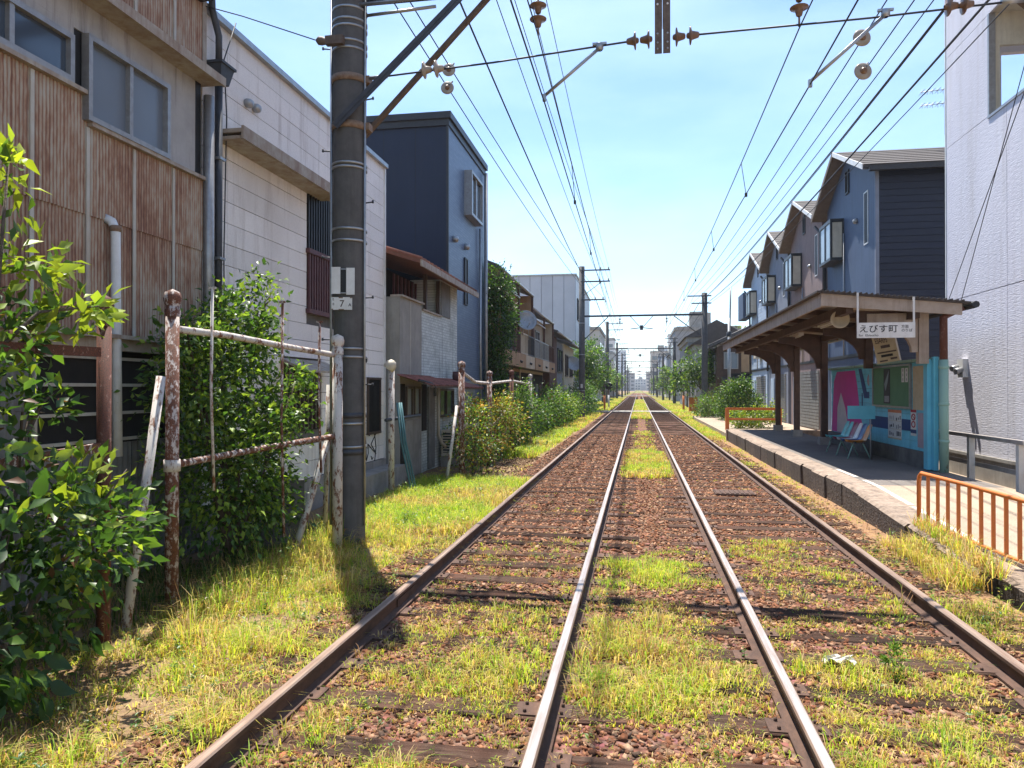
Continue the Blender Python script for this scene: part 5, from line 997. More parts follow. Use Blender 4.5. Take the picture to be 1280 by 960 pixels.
# the row of gabled houses
plain('gab_navy', (.07, .1, .165), (.055, .083, .14), .6, streak=(.04, .055, .08), streakamt=.6, scale=1.5, bmp=.15, bscale=18, bdist=.01)
plain('gab_navy_board', (.006, .009, .022), (.009, .012, .027), .55, scale=2, rnd=.12)
plain('gab_pink', (.24, .175, .165), (.19, .14, .13), .85, scale=2, streak=(.13, .09, .08), bmp=.5, bscale=24, bdist=.012)
plain('gab_grey', (.2, .22, .27), (.16, .18, .22), .85, scale=2, streak=(.1, .11, .13), bmp=.3, bscale=24, bdist=.01)
plain('gab_blue', (.42, .5, .6), (.36, .44, .54), .7, scale=2, rnd=.05)
plain('soffit', (.2, .165, .14), (.15, .12, .1), .85, scale=5)
def gable_house(y0, y1, wall, label, X=7.0, ze=8.5, zp=9.8, front=None, boards=False):
    T = thing('gable_house', label, 'house', (X, y0, 0)); F = right_face(X); ym = (y0 + y1) / 2 + .25; xe = X + 7.5
    P1('wall', MT[wall], T, lambda q: q.prism([(X, y0, 0), (X, y1, 0), (X, y1, ze), (X, ym, zp - .1), (X, y0, ze)], (7.5, 0, 0)))
    th = .1; ov = .5; xo = X - .42
    s1 = (zp - ze) / (ym - y0); s2 = (zp - ze) / (y1 - ym)
    rf_ = P1('roof', MT['roof_brown'], T, lambda q: (q.prism([(xo, y0 - .3, ze - .3 * s1 + .02), (xo, ym, zp + .02), (xo, ym, zp + .02 + th), (xo, y0 - .3, ze - .3 * s1 + .02 + th)][::-1], (8.2, 0, 0)), q.prism([(xo, ym, zp + .02), (xo, y1 + ov, ze - ov * s2 + .02), (xo, y1 + ov, ze - ov * s2 + .02 + th), (xo, ym, zp + .02 + th)][::-1], (8.2, 0, 0))))
    for k in range(8):       # courses of roofing
        f0 = k / 8
        P1('roof_course', MT['roof_brown'], rf_, lambda q: q.bar((xo, y0 - .3 + (ym - y0 + .3) * f0, ze - .3 * s1 + .125 + (zp - ze + .3 * s1) * f0), (xo + 8.1, y0 - .3 + (ym - y0 + .3) * f0, ze - .3 * s1 + .125 + (zp - ze + .3 * s1) * f0), .03, .012))
    P1('bargeboard', MT['white_paint'], rf_, lambda q: (q.prism([(xo - .02, y0 - .3, ze - .3 * s1 - .02), (xo - .02, ym, zp - .02), (xo - .02, ym, zp + .13), (xo - .02, y0 - .3, ze - .3 * s1 + .15)][::-1], (-.03, 0, 0)),))
    P1('bargeboard', MT['soffit'], rf_, lambda q: q.prism([(xo - .02, ym, zp - .02), (xo - .02, y1 + ov, ze - ov * s2 - .06), (xo - .02, y1 + ov, ze - ov * s2 + .12), (xo - .02, ym, zp + .15)][::-1], (-.03, 0, 0)))
    P1('soffit', MT['soffit'], rf_, lambda q: (q.prism([(xo, ym, zp - .005), (xo, y1 + ov, ze - ov * s2 - .005), (xo, y1 + ov, ze - ov * s2 - .03), (xo, ym, zp - .03)], (.5, 0, 0)), q.prism([(xo, y0 - .3, ze - .3 * s1 - .005), (xo, ym, zp - .005), (xo, ym, zp - .03), (xo, y0 - .3, ze - .3 * s1 - .03)], (.5, 0, 0))))
    # bay window, slit windows, attic vent
    a, c2 = ym + .35, ym + 1.95; vk = int(y0) % 3
    w_ = P1('bay_window', MT['frame_dark'], T, lambda q: (F.box(q, a, c2, 6.3, 6.4, 0, .45), F.box(q, a, c2, 7.62, 7.74, 0, .45), F.box(q, a, a + .07, 6.4, 7.62, .38, .45), F.box(q, c2 - .07, c2, 6.4, 7.62, .38, .45), F.box(q, (a + c2) / 2 - .03, (a + c2) / 2 + .03, 6.4, 7.62, .4, .45), F.box(q, a, a + .06, 6.4, 7.62, 0, .06)))
    for k in range(2): P1('pane', MT['glass_pale'], w_, lambda q: F.box(q, a + .07 + k * .77, a + .77 + k * .77, 6.4, 7.62, .4, .42))
    P1('pane', MT['cream_paint'], w_, lambda q: F.box(q, a + .02, a + .05, 6.4, 7.62, .06, .38))
    window(T, F, y0 + .72, y0 + 1.15, 6.35, 8.0, 0, 1, 1, 'white_paint', 'black', .04, .016)
    window(T, F, ym - .35, ym + .05, zp - 1.35, zp - .55, 0, 1, 1, 'frame_dark', 'interior_dark', .05, .05, 'attic_vent')
    P1('downpipe', MT['frame_dark'], T, lambda q: q.tube([(X - .4, y1 + .25, ze - .5), (X - .12, y1 - .05, ze - .95), (X - .1, y1 - .08, 2.8)], .055, 8))
    P1('vent_cap', MT['frame_alu'], T, lambda q: q.lathe((X, y0 + 1.9, 6.9 + .2 * vk), (-1, 0, -.2), [(.08, 0), (.09, .05), (.07, .12), (0, .13)], 10))
    P1('conduit', MT['frame_alu'], T, lambda q: q.tube([(X - .04, ym + (.1, -.6, .25)[vk], 3.0), (X - .04, ym + (.1, -.6, .25)[vk], 6.2 + .5 * vk)], .025, 6))
    P1('outdoor_unit', MT['cream_paint'], T, lambda q: F.box(q, y0 + 1.5 + .5 * vk, y0 + 2.3 + .5 * vk, 3.6 + .25 * vk, 4.2 + .25 * vk, .05, .38))
    window(T, F, y1 - 1.9, y1 - .9, 3.7, 4.9, 0, 2, 1, 'frame_alu', 'glass_pale', .05, .06)
    P1('string_course', MT['frame_dark'], T, lambda q: F.box(q, y0, y1, 2.9, 3.0, 0, .04))
    P1('garage_shutter', MT['sheet_grey'], T, lambda q: [F.box(q, y0 + .5, y1 - 2.0, .25 + k * .13, .36 + k * .13, 0, .03) for k in range(18)])
    P1('door', MT['gab_blue'], T, lambda q: F.box(q, y1 - 1.6, y1 - .7, .2, 2.4, 0, .05))
    if boards:
        FF = front_face(y0)
        for k in range(42): P1('siding_board', MT['gab_navy_board'], T, lambda q: q.prism([FF.p(X + .02, .2 + k * .2, .01), FF.p(X + .02, .2 + k * .2, .034), FF.p(X + .02, .395 + k * .2, .014), FF.p(X + .02, .395 + k * .2, .01)], (7.4, 0, 0)))
        P1('corner_trim', MT['gab_grey'], T, lambda q: q.box(X - .02, X + .08, y0 - .05, y0 + .05, 0, ze - .05))
        P1('downpipe', MT['frame_dark'], T, lambda q: q.tube([(9.55, y0 - .09, 0), (9.55, y0 - .09, 8.6)], .05, 8))
        P1('eave_gutter', MT['frame_dark'], T, lambda q: q.box(X - .3, X + 7.5, y0 - .45, y0 - .3, ze - .22, ze - .08))
    return T
gable_house(23.5, 29.2, 'gab_navy', 'navy gabled house with dark boarded flank behind the station shelter', boards=True)
gable_house(30.0, 35.9, 'gab_pink', 'pinkish brown stucco gabled house second in the row beyond the navy gable')
gable_house(36.6, 41.7, 'gab_grey', 'grey gabled house between the pinkish brown and pale blue gables')
gb = gable_house(42.4, 48.0, 'gab_blue', 'pale blue boarded gabled house at the far end of the row')
F7 = right_face(7.0)
for k in range(28): P1('siding_board', MT['gab_blue'], gb, lambda q: F7.box(q, 42.42, 47.98, 3.05 + k * .2, 3.24 + k * .2, .0, .022))
aer = thing('television_aerial', 'thin television aerial on the navy gabled house roof', 'aerial', (9.95, 26.2, 10.3))
P1('mast', MT['galv'], aer, lambda q: q.tube([(9.95, 26.2, 10.2), (9.95, 26.2, 11.75)], .022, 6))
for z in (11.65, 11.2):
    P1('boom', MT['galv'], aer, lambda q: q.tube([(9.2, 26.2, z), (10.2, 26.2, z + .06)], .014, 5))
    for k in range(6): P1('element', MT['galv'], aer, lambda q: q.tube([(9.25 + .16 * k, 25.95, z + .01 * k), (9.25 + .16 * k, 26.45, z + .01 * k)], .01, 5).tube([(9.25 + .16 * k, 26.2, z - .09), (9.25 + .16 * k, 26.2, z + .09)], .008, 5))
# ================================================================ RIGHT FAR: dark wooden house, small far buildings
dh = thing('wooden_house', 'dark brown wooden house with tiled roofs beyond the orange barrier', 'house', (5.3, 52, 0)); FD = front_face(52); FDL = right_face(5.3)
P1('wall', MT['wood_old'], dh, lambda q: q.box(5.3, 11.5, 52, 60, 0, 4.7))
P1('roof', MT['roof_grey'], dh, lambda q: (q.prism([(4.7, 51.5, 4.62), (8.6, 51.5, 6.5), (8.6, 51.5, 6.62), (4.7, 51.5, 4.76)], (0, 9, 0)), q.prism([(8.6, 51.5, 6.5), (12.3, 51.5, 4.62), (12.3, 51.5, 4.76), (8.6, 51.5, 6.62)], (0, 9, 0))))
P1('gable', MT['wood_old'], dh, lambda q: q.prism([(5.3, 52, 4.7), (11.5, 52, 4.7), (8.5, 52, 6.3)], (0, 7.9, 0)))
for k in range(14): P1('tile_row', MT['roof_grey'], dh, lambda q: q.tube([(4.7, 51.6 + k * .64, 4.79), (8.6, 51.6 + k * .64, 6.65)], .07, 5))
window(dh, FD, 5.75, 6.7, 3.2, 4.35, 0, 2, 1, 'frame_alu', 'glass_pale', .07, .08); P1('shutter_panel', MT['stucco_beige'], dh, lambda q: FD.box(q, 6.9, 7.9, 3.0, 4.4, 0, .06))
P1('carport', MT['interior_dark'], dh, lambda q: FD.box(q, 6.0, 9.5, 1.9, 2.9, 0, .03)); P1('porch_roof', MT['roof_brown'], dh, lambda q: q.prism([(5.6, 51.0, 2.2), (5.6, 52, 2.55), (5.6, 52, 2.65), (5.6, 51.0, 2.3)], (4.2, 0, 0)))
P1('porch_wall', MT['stucco_beige'], dh, lambda q: FD.box(q, 6.2, 8.2, .9, 1.9, 0, .05)); P1('porch_door', MT['rib_maroon'], dh, lambda q: FD.box(q, 8.3, 9.2, .1, 1.9, 0, .05))
window(dh, FDL, 53, 54.5, 2.9, 4.2, 0, 2, 1, 'frame_alu', 'glass', .07, .08)
mt_ = thing('telephone_pole', 'slim grey telephone pole in front of the dark wooden house', 'pole', (5.75, 49, 0)); P1('shaft', MT['galv'], mt_, lambda q: q.tube([(5.75, 49, 0), (5.75, 49, 6.4)], [.12, .09], 10)); P1('mast', MT['frame_alu'], mt_, lambda q: q.tube([(5.8, 49, 5.5), (5.85, 49, 8.4)], .05, 8)); P1('collar', MT['steel_dark'], mt_, lambda q: q.lathe((5.75, 49, 5.2), (0, 0, 1), [(.14, 0), (.16, .05), (.16, .3), (.1, .34)], 10))
tag(P1('balcony_screen', MT['gab_navy'], None, lambda q: q.box(6.5, 6.98, 48.1, 50.4, 6.3, 7.9)), 'blue-grey balcony screen at the end of the pale blue gable', 'screen')

def block(name, x0, x1, y0, y1, h, wall, label, fl=3.0, wn=3.0, group=None, glassm='glass'):
    T = thing(name, label, 'building', ((x0 + x1) / 2, y0, 0), group); F = front_face(y0); S = left_face(x1) if x1 < 0 else right_face(x0)
    P1('wall', MT[wall], T, lambda q: q.box(x0, x1, y0, y1, 0, h)); P1('parapet', MT['concrete'], T, lambda q: q.box(x0 - .15, x1 + .15, y0 - .15, y1 + .15, h, h + .5))
    if h < 8.5:
        P1('roof', MT['roof_grey' if int(y0) % 2 else 'roof_brown'], T, lambda q: q.prism([(x0 - .4, y0 - .4, h + .5), (x1 + .4, y0 - .4, h + .5), ((x0 + x1) / 2, y0 - .4, h + 2.3)], (0, y1 - y0 + .8, 0)))
    n = max(1, int((x1 - x0) / wn)); z = 1.0
    while z + fl * .7 < h:
        for k in range(n):
            a = x0 + (k + .2) * (x1 - x0) / n; P1('window', MT[glassm], T, lambda q: F.box(q, a, a + .6 * (x1 - x0) / n, z, z + fl * .5, 0, .06))
        ns_ = max(1, int((y1 - y0) / (wn * 1.5)))
        for k in range(min(ns_, 5)):
            a = y0 + (k + .2) * (y1 - y0) / ns_; P1('window', MT[glassm], T, lambda q: S.box(q, a, a + .6 * (y1 - y0) / ns_, z, z + fl * .5, 0, .06))
        z += fl
    if h >= 8.5: P1('roof_tank', MT['concrete'], T, lambda q: q.box(x0 + (x1 - x0) * .3, x0 + (x1 - x0) * .55, y0 + 2, y0 + 5, h + .5, h + 3))
    return T
plain('far_pale', (.5, .47, .43), (.44, .41, .38), .9, scale=.6, bmp=0); plain('far_grey', (.34, .34, .35), (.28, .28, .29), .9, scale=.6, bmp=0); plain('far_brown', (.28, .2, .16), (.24, .17, .14), .9, scale=.6, bmp=0); plain('far_white', (.62, .62, .62), (.55, .55, .56), .9, scale=.6, bmp=0)
block('apartment_block', -14, -5.6, 108, 125, 10.4, 'far_pale', 'pale flat-roofed block beyond the silver building on the verge side', 3.1)
block('apartment_block', 5.4, 13, 112, 126, 10.5, 'far_grey', 'grey-white apartment block with rooftop tank beyond the wooden house', 3.1)
block('shop_house', 4.9, 10, 66, 76, 5.2, 'far_grey', 'low grey house behind the trees past the foot crossing', 2.6)
block('shop_house', 5.2, 11, 80, 96, 6.8, 'slate_wall', 'dark slate house with few windows past the low grey house', 2.8)
rf2 = random.Random(21); mats = ['far_pale', 'far_grey', 'far_brown', 'far_white', 'slate_wall']
y = 130
for k in range(7):
    h = rf2.uniform(5, 13); d_ = rf2.uniform(12, 20)
    block('town_building', -14 - rf2.uniform(0, 3), -6 - rf2.uniform(0, 1.2), y, y + d_, h, mats[rf2.randrange(5)], 'small hazy town building lining the verge side farther down the line', 3.2, 3.4, 'town buildings along the verge side')
    h = rf2.uniform(5, 12); block('town_building', 6 + rf2.uniform(0, 1.2), 14 + rf2.uniform(0, 3), y - 2, y + d_ - 3, h, mats[rf2.randrange(5)], 'small hazy town building lining the platform side farther down the line', 3.2, 3.4, 'town buildings along the platform side')
    y += d_ + 3
for k, (x, yy, w_, h) in enumerate(((-16, 330, 11, 24), (-34, 420, 14, 37), (10, 310, 10, 17), (22, 380, 14, 29), (-9, 640, 12, 15), (14, 700, 14, 17), (44, 520, 16, 36), (-50, 560, 20, 41), (4, 900, 16, 13), (-24, 860, 20, 46), (34, 860, 22, 48))):
    block('tower_block', x - w_ / 2, x + w_ / 2, yy, yy + 14, h, ['far_white', 'far_grey', 'far_pale'][k % 3], 'distant hazy tower block where the tracks meet the horizon', 3.2, 3.2, 'distant tower blocks at the end of the line')
ter = tag(P1('distant_rooftops', MT['far_grey'], None, lambda q: [q.box(-400 + k * 16 + rf2.uniform(0, 6), -400 + k * 16 + rf2.uniform(9, 15), 700 + rf2.uniform(0, 200), 930, -1, rf2.uniform(5, 14)) for k in range(50)]), 'low band of hazy rooftops along the horizon', 'rooftops', kind='stuff')

# crossing signals and small lineside things
def signal(x, y, h, label, red=True):
    T = thing('crossing_signal', label, 'signal', (x, y, 0))
    P1('post', MT['steel_brown'], T, lambda q: q.tube([(x, y, -.05), (x, y, h)], .07, 8)); P1('backing_disc', MT['black'], T, lambda q: q.lathe((x, y - .1, h - .1), (0, -1, 0), [(0, -.02), (.33, -.02), (.33, .03), (0, .03)], 18))
    for dz in (.13, -.13): P1('lamp_hood', MT['frame_dark'], T, lambda q: q.lathe((x, y - .13, h - .1 + dz), (0, -1, 0), [(.08, 0), (.1, .15), (.095, .15), (.06, .02), (0, .02)], 12))
    P1('post_sleeve', MT['orange_paint'] if red else MT['white_paint'], T, lambda q: q.tube([(x, y, .2), (x, y, 1.3)], .085, 8))
signal(-2.75, 61, 3.15, 'black round crossing signal beside the verge at the foot crossing')
signal(-2.6, 66, 2.2, 'lower black crossing signal just past the foot crossing', False)
signal(3.6, 61, 3.3, 'crossing signal with orange sleeve on the platform side of the crossing')
cb = thing('crossing_box', 'orange and grey control box beside the foot crossing', 'box', (4.0, 58, 0)); P1('box', MT['orange_paint'], cb, lambda q: q.box(3.75, 4.35, 56.6, 57.0, .0, 1.2)); P1('cap', MT['frame_alu'], cb, lambda q: q.box(3.7, 4.4, 56.55, 57.05, 1.2, 1.28))
tag(P1('drain_cover', MT['rail_side'], None, lambda q: (q.box(1.32, 2.0, 13.2, 13.75, -.03, .03), [q.box(1.34 + k * .082, 1.39 + k * .082, 13.24, 13.71, .03, .04) for k in range(8)])), 'dark steel drain cover lying between the rails by the platform', 'drain cover')
def crumple(i, j):
    return (1.22 + .17 * i + .02 * math.sin(j * 9), 5.15 + .11 * j + .02 * math.sin(i * 11), .045 + .025 * math.sin(i * 7 + j * 5) * math.cos(j * 8 - i * 3) + .015 * i)
plain('dirty_paper', (.66, .64, .58), (.36, .32, .26), .8, scale=22, bmp=0)
tag(P1('paper_scrap', MT['dirty_paper'], None, lambda q: (q.grid(crumple, 8, 6), q.grid(lambda i, j: tuple(Vector(crumple(1 - i, j)) - Vector((0, 0, .004))), 8, 6))), 'crumpled white paper scrap lying in the grass between the rails', 'litter')

for k_, (a_, b_) in enumerate((((5.5, 13.85, 3.36), (4.45, 8.6, 6.9)), ((5.3, 13.85, 3.38), (4.45, 8.6, 6.2)))):
    tag(P1('stay_wire', MT['wire'], None, lambda q: q.tube([a_, b_], .006, 5)), 'thin slanting stay wire tied to the shelter roof corner', 'wire', 'stay wires at the shelter roof corner')
# ================================================================ RUSTY LINESIDE FENCES
def fpost(q, x, y, z0, z1, r, ball=True, lean=(0, 0)):
    q.tube([(x, y, z0), (x + lean[0], y + lean[1], z1)], r, 12)
    if ball: q.lathe((x + lean[0], y + lean[1], z1 - .03), (0, 0, 1), [(r * 1.15, -.06), (r * 1.15, 0), (r * .85, .02), (r * 1.25, .06), (r * 1.35, .1), (r * 1.1, .15), (0, .18)], 12)
f1 = thing('rusty_fence', 'flaking rusty steel post and rail fence overgrown by bushes near the big pole', 'fence', (-3.9, 5.6, 0))
P1('post', MT['rust_fence_dark'], f1, lambda q: fpost(q, -3.9, 4.86, -.1, 2.4, .05)); P1('post', MT['rust_fence'], f1, lambda q: fpost(q, -3.9, 5.67, -.1, 2.55, .055)); P1('post', MT['rust_fence_pale'], f1, lambda q: fpost(q, -3.46, 8.12, -.1, 2.34, .06))
P1('rail', MT['rust_fence_dark'], f1, lambda q: (q.bar((-4.0, 2.6, 2.1), (-3.9, 4.86, 2.12), .03, .07),)); P1('rail', MT['rust_fence'], f1, lambda q: q.bar((-4.0, 2.6, 1.3), (-3.9, 4.86, 1.42), .03, .07))
P1('rail', MT['rust_fence_pale'], f1, lambda q: q.tube([(-3.9, 5.67, 2.36), (-3.86, 6.4, 2.36), (-3.7, 7.3, 2.3), (-3.47, 8.12, 2.24)], .032, 8)); P1('rail', MT['rust_fence'], f1, lambda q: q.tube([(-3.9, 5.67, 1.2), (-3.86, 6.4, 1.22), (-3.7, 7.3, 1.26), (-3.47, 8.12, 1.3)], .032, 8))
P1('rail_clip', MT['rust_fence_pale'], f1, lambda q: q.lathe((-3.9, 5.67, 1.15), (0, 0, 1), [(.056, 0), (.068, 0), (.068, .1), (.056, .1)], 12))
for x, y, z0, z1, mt in ((-3.83, 6.15, .92, 2.76, 'rust_fence_pale'), (-3.68, 7.2, .3, 2.75, 'rust_fence'), (-3.56, 7.85, .9, 2.6, 'rust_fence')): P1('upright_rod', MT[mt], f1, lambda q: q.tube([(x, y, z1), (x - .01, y, (z0 + z1) / 2), (x + .015, y + .01, z0)], .014, 7).box(x - .035, x + .035, y - .01, y + .01, z1, z1 + .02))
for pts, r_, lab in (([(-3.95, 5.15, -.1), (-3.92, 5.55, 1.95)], .04, 'loose pale rusty pole leaning against the flaking fence post'), ([(-3.85, 7.75, -.1), (-3.55, 8.1, 1.3)], .04, 'pale rusty bar leaning at the foot of the big pole'), ([(-3.9, 8.75, -.1), (-3.84, 8.74, 1.9)], .03, 'short thin rusty upright behind the ball-topped white post')):
    tag(P1('leaning_pole', MT['rust_fence_pale'], None, lambda q: q.tube(pts, r_, 10)), lab, 'pole')
bd = tag(P1('leaning_board', MT['concrete_dark'], None, lambda q: (q.prism([(-4.35, 8.0, -.05), (-3.95, 8.3, -.05), (-3.98, 8.35, .75), (-4.38, 8.05, .75)], (-.03, .04, 0)))), 'grey board propped behind the big pole', 'board')
f2 = thing('rusty_fence', 'rusty ball-topped post fence tangled in shrubs before the balcony houses', 'fence', (-3.6, 15, 0))
for y, x, r_, zt, mt in ((14.81, -3.6, .065, 2.28, 'rust_fence'), (17.71, -3.6, .06, 2.15, 'rust_fence'), (20.9, -3.6, .06, 2.25, 'rust_fence_dark'), (24.6, -3.6, .06, 2.2, 'rust_fence_pale')): P1('post', MT[mt], f2, lambda q: fpost(q, x, y, -.1, zt, r_))
P1('rail', MT['rust_fence_pale'], f2, lambda q: q.tube([(-3.6, 14.81, 2.2), (-3.62, 16.2, 2.0), (-3.6, 17.71, 1.98), (-3.6, 20.9, 2.08), (-3.6, 24.6, 2.0)], .035, 8)); P1('rail', MT['rust_fence_pale'], f2, lambda q: (q.bar((-3.6, 14.81, 1.1), (-3.4, 15.6, 1.08), .03, .08), q.bar((-3.6, 17.6, .85), (-3.55, 20.5, 1.35), .03, .09)))
tag(P1('leaning_pole', MT['rust_fence_pale'], None, lambda q: q.tube([(-3.8, 14.3, -.1), (-3.68, 14.75, 1.5)], .035, 8)), 'bent pale pole leaning on the ball-topped rusty fence', 'pole')

# ================================================================ PLANTS
DG, MG, YG, BR, ST, OR = (.045, .095, .02), (.095, .17, .03), (.24, .3, .04), (.14, .065, .03), (.42, .31, .14), (.3, .2, .05)
def leaf_arrays(Pn, D, N, Ls, Ws, col, near=False):
    n = len(Pn); D = D / np.linalg.norm(D, axis=1, keepdims=True); S = np.cross(D, N); S /= (np.linalg.norm(S, axis=1, keepdims=True) + 1e-6); N = np.cross(S, D)
    L_ = Ls[:, None]; W_ = Ws[:, None]
    b0 = Pn; t_ = Pn + D * L_ - N * L_ * .16; m_ = Pn + D * L_ * .5 - N * L_ * .02
    l = Pn + D * L_ * .42 - S * W_ * .5 + N * W_ * .16; r = Pn + D * L_ * .42 + S * W_ * .5 + N * W_ * .16
    V = np.stack([b0, m_, t_, l, r], 1).reshape(-1, 3); o = np.arange(n)[:, None, None] * 5
    T = (np.array([(0, 4, 1), (1, 4, 2), (0, 1, 3), (1, 2, 3)])[None] + o).reshape(-1, 3)
    return V, T, np.repeat(col, 5, 0)
def crown_points(blobs, n, rng, clump=.22, shell=.6):
    vol = np.array([b_[3] * b_[4] * b_[5] for b_ in blobs]) ** .8; vol /= vol.sum(); P_ = []; O_ = []; K_ = []
    for bi, (cx, cy, cz, rx, ry, rz_) in enumerate(blobs):
        k = max(6, int(n * vol[bi])); nc = max(4, k // 38); d_ = rng.normal(size=(nc, 3)); d_ /= np.linalg.norm(d_, axis=1, keepdims=True)
        rad = (shell + (1 - shell) * rng.random(nc)) * rng.uniform(.8, 1.12, nc); cc = d_ * rad[:, None]
        ci = rng.integers(0, nc, k); sc = np.array([rx, ry, rz_]); mean = sc.mean()
        off = rng.normal(size=(k, 3)) * clump * mean
        P_.append(np.array([cx, cy, cz]) + cc[ci] * sc + off); O_.append(d_[ci] * .6 + off / (clump * mean + 1e-6) * .35); K_.append(ci + 1000 * bi)
    return np.concatenate(P_), np.concatenate(O_), np.concatenate(K_)
def crown(parent, blobs, n, L0, L1, pal, w, seed, clump=.22, shell=.6, up=.5, name='crown', zmin=.0, ratio=.46, tipbright=0.0):
    rng = np.random.default_rng(seed); P_, O_, K_ = crown_points(blobs, n, rng, clump, shell)
    ok = P_[:, 2] > zmin; P_, O_, K_ = P_[ok], O_[ok], K_[ok]; n = len(P_)
    D = O_ + rng.normal(size=(n, 3)) * .55; D[:, 2] -= .12
    N = rng.normal(size=(n, 3)) * .55 + np.array([0, 0, up]) + O_ * .4
    Ls = rng.uniform(L0, L1, n); Ws = Ls * rng.uniform(ratio * .8, ratio * 1.2, n)
    pal = np.array(pal); cid = rng.choice(len(pal), n, p=np.array(w) / sum(w)); tone = {k: rng.uniform(.75, 1.3) for k in np.unique(K_)}
    col = pal[cid] * np.array([tone[k] for k in K_])[:, None] * rng.uniform(.8, 1.25, (n, 1))
    V, T, c_ = leaf_arrays(P_, D, N, Ls, Ws, col); V = V - np.array(origin(parent))
    o = link_mesh(name, fast_mesh(name, V, T, c_), MT['leaf_mat'], parent); return o, P_, D, N, Ls, Ws, col
def limbs(q, base, blobs, r0, rng, per=3):
    for (cx, cy, cz, rx, ry, rz_) in blobs:
        a = Vector(base); b_ = Vector((cx, cy, cz)); mid = a.lerp(b_, .5) + Vector((rng.uniform(-.1, .1) * rx, rng.uniform(-.1, .1) * ry, .1 * rz_))
        q.tube([a, mid, b_], [r0, r0 * .7, r0 * .4], 7)
        for k in range(per):
            d_ = Vector((rng.uniform(-1, 1) * rx, rng.uniform(-1, 1) * ry, rng.uniform(-.2, 1) * rz_)) * .85; q.tube([b_.lerp(mid, rng.random() * .5), b_ + d_ * .55, b_ + d_], [r0 * .4, r0 * .25, r0 * .1], 5)
def bush(name, label, cat, base, blobs, n, L0, L1, pal, w, seed, r0=.03, group=None, part='crown', **kw):
    T = thing(name, label, cat, base, group); rg = random.Random(seed)
    P1('stem', MT['bark'], T, lambda q: limbs(q, (base[0], base[1], base[2] - .05), blobs, r0, rg)); o = crown(T, blobs, n, L0, L1, pal, w, seed, name=part, **kw); return T, o
# big glossy bush beside the verge: nearest leaves are pieces of their own
def bush_leaf_mesh(i, c):
    L_, n = .12, 5; V = []; rr2 = random.Random(i)
    for k in range(n + 1):
        f = k / n; wd = .03 * math.sin(math.pi * min(1, f ** .8)) * (1.15 - .3 * f); bend = -.022 * f * f - .01 * math.sin(f * 5 + i)
        V += [(-wd, f * L_, bend + wd * .3), (0, f * L_, bend), (wd, f * L_, bend + wd * .3)]
    T = []
    for k in range(n):
        for s in (0, 1):
            a = k * 3 + s; T += [(a, a + 1, a + 4), (a, a + 4, a + 3)]
    return fast_mesh('leaf', V, T, np.repeat(np.array([c]), len(V), 0), True)
LV = []
for i, c_ in enumerate((YG, (.22, .27, .03), MG, (.05, .1, .022), DG, (.04, .085, .02), (.1, .17, .03), (.03, .065, .018))):
    me_ = bush_leaf_mesh(i, c_); me_.materials.append(MT['leaf_mat']); LV.append(me_)
nbb = [(-3.75, 3.75, .75, .62, .75, .6), (-3.95, 3.4, 1.55, .5, .65, .6), (-4.05, 3.9, 2.15, .42, .5, .45), (-3.62, 4.35, .95, .42, .45, .42), (-3.95, 4.25, 1.7, .16, .25, .14), (-3.6, 2.9, .55, .5, .5, .5), (-4.1, 3.4, 2.75, .3, .35, .38), (-3.45, 3.55, .45, .3, .4, .3)]
bt, bo = bush('broadleaf_bush', 'large glossy broadleaf bush with yellow-green young shoots beside the verge', 'bush', (-3.85, 3.7, 0), nbb, 5200, .055, .125, [DG, MG, YG, (.04, .085, .02), BR], [4, 3.5, 1.6, 4, .35], 31, .035, part='foliage', clump=.2, shell=.55, ratio=.48)
bo[0]['kind'] = 'stuff'
sh_ = crown(bt, [(-4.0, 4.12, 3.2, .16, .2, .26), (-3.95, 4.2, 2.65, .2, .28, .22), (-3.72, 4.42, 2.38, .22, .28, .1), (-3.9, 4.3, 2.25, .25, .3, .18), (-3.55, 4.3, 1.2, .25, .3, .15)], 430, .09, .17, [YG, (.26, .3, .03), MG], [4, 3, 2.5], 77, clump=.3, shell=.3, name='young_shoots', ratio=.42)[0]; sh_['kind'] = 'stuff'
P1('shoot_stem', MT['bark'], bt, lambda q: (q.tube([(-3.95, 3.9, 1.8), (-4.0, 4.05, 2.6), (-4.0, 4.12, 3.35)], [.02, .014, .006], 6), q.tube([(-3.95, 4.0, 2.1), (-3.85, 4.2, 2.35), (-3.62, 4.5, 2.42)], [.015, .012, .005], 6)))
rg3 = np.random.default_rng(5); cP, cD, cN = bo[1], bo[2], bo[3]
dist = np.abs(cP[:, 0] + 1.2) + np.abs(cP[:, 1] - .5) * .6; idx = np.argsort(dist)[:1500]; idx = rg3.permutation(idx)[:285]
for j in idx:
    y_ = Vector(cD[j]).normalized(); z_ = Vector(cN[j]); x_ = y_.cross(z_).normalized(); z_ = x_.cross(y_); s_ = float(rg3.uniform(.85, 1.5))
    shoot = cP[j][2] > 1.0 and rg3.random() < .5
    o = bpy.data.objects.new('leaf', LV[int(rg3.integers(0, 2)) if shoot else int(rg3.integers(2, 8))]); C.objects.link(o); o.parent = bt
    M = Matrix((x_, y_, z_)).transposed().to_4x4(); M.translation = Vector(cP[j]) + Vector(cD[j]).normalized() * .03 - Vector(bt.location); o.matrix_local = M @ Matrix.Diagonal((s_, s_, s_, 1))
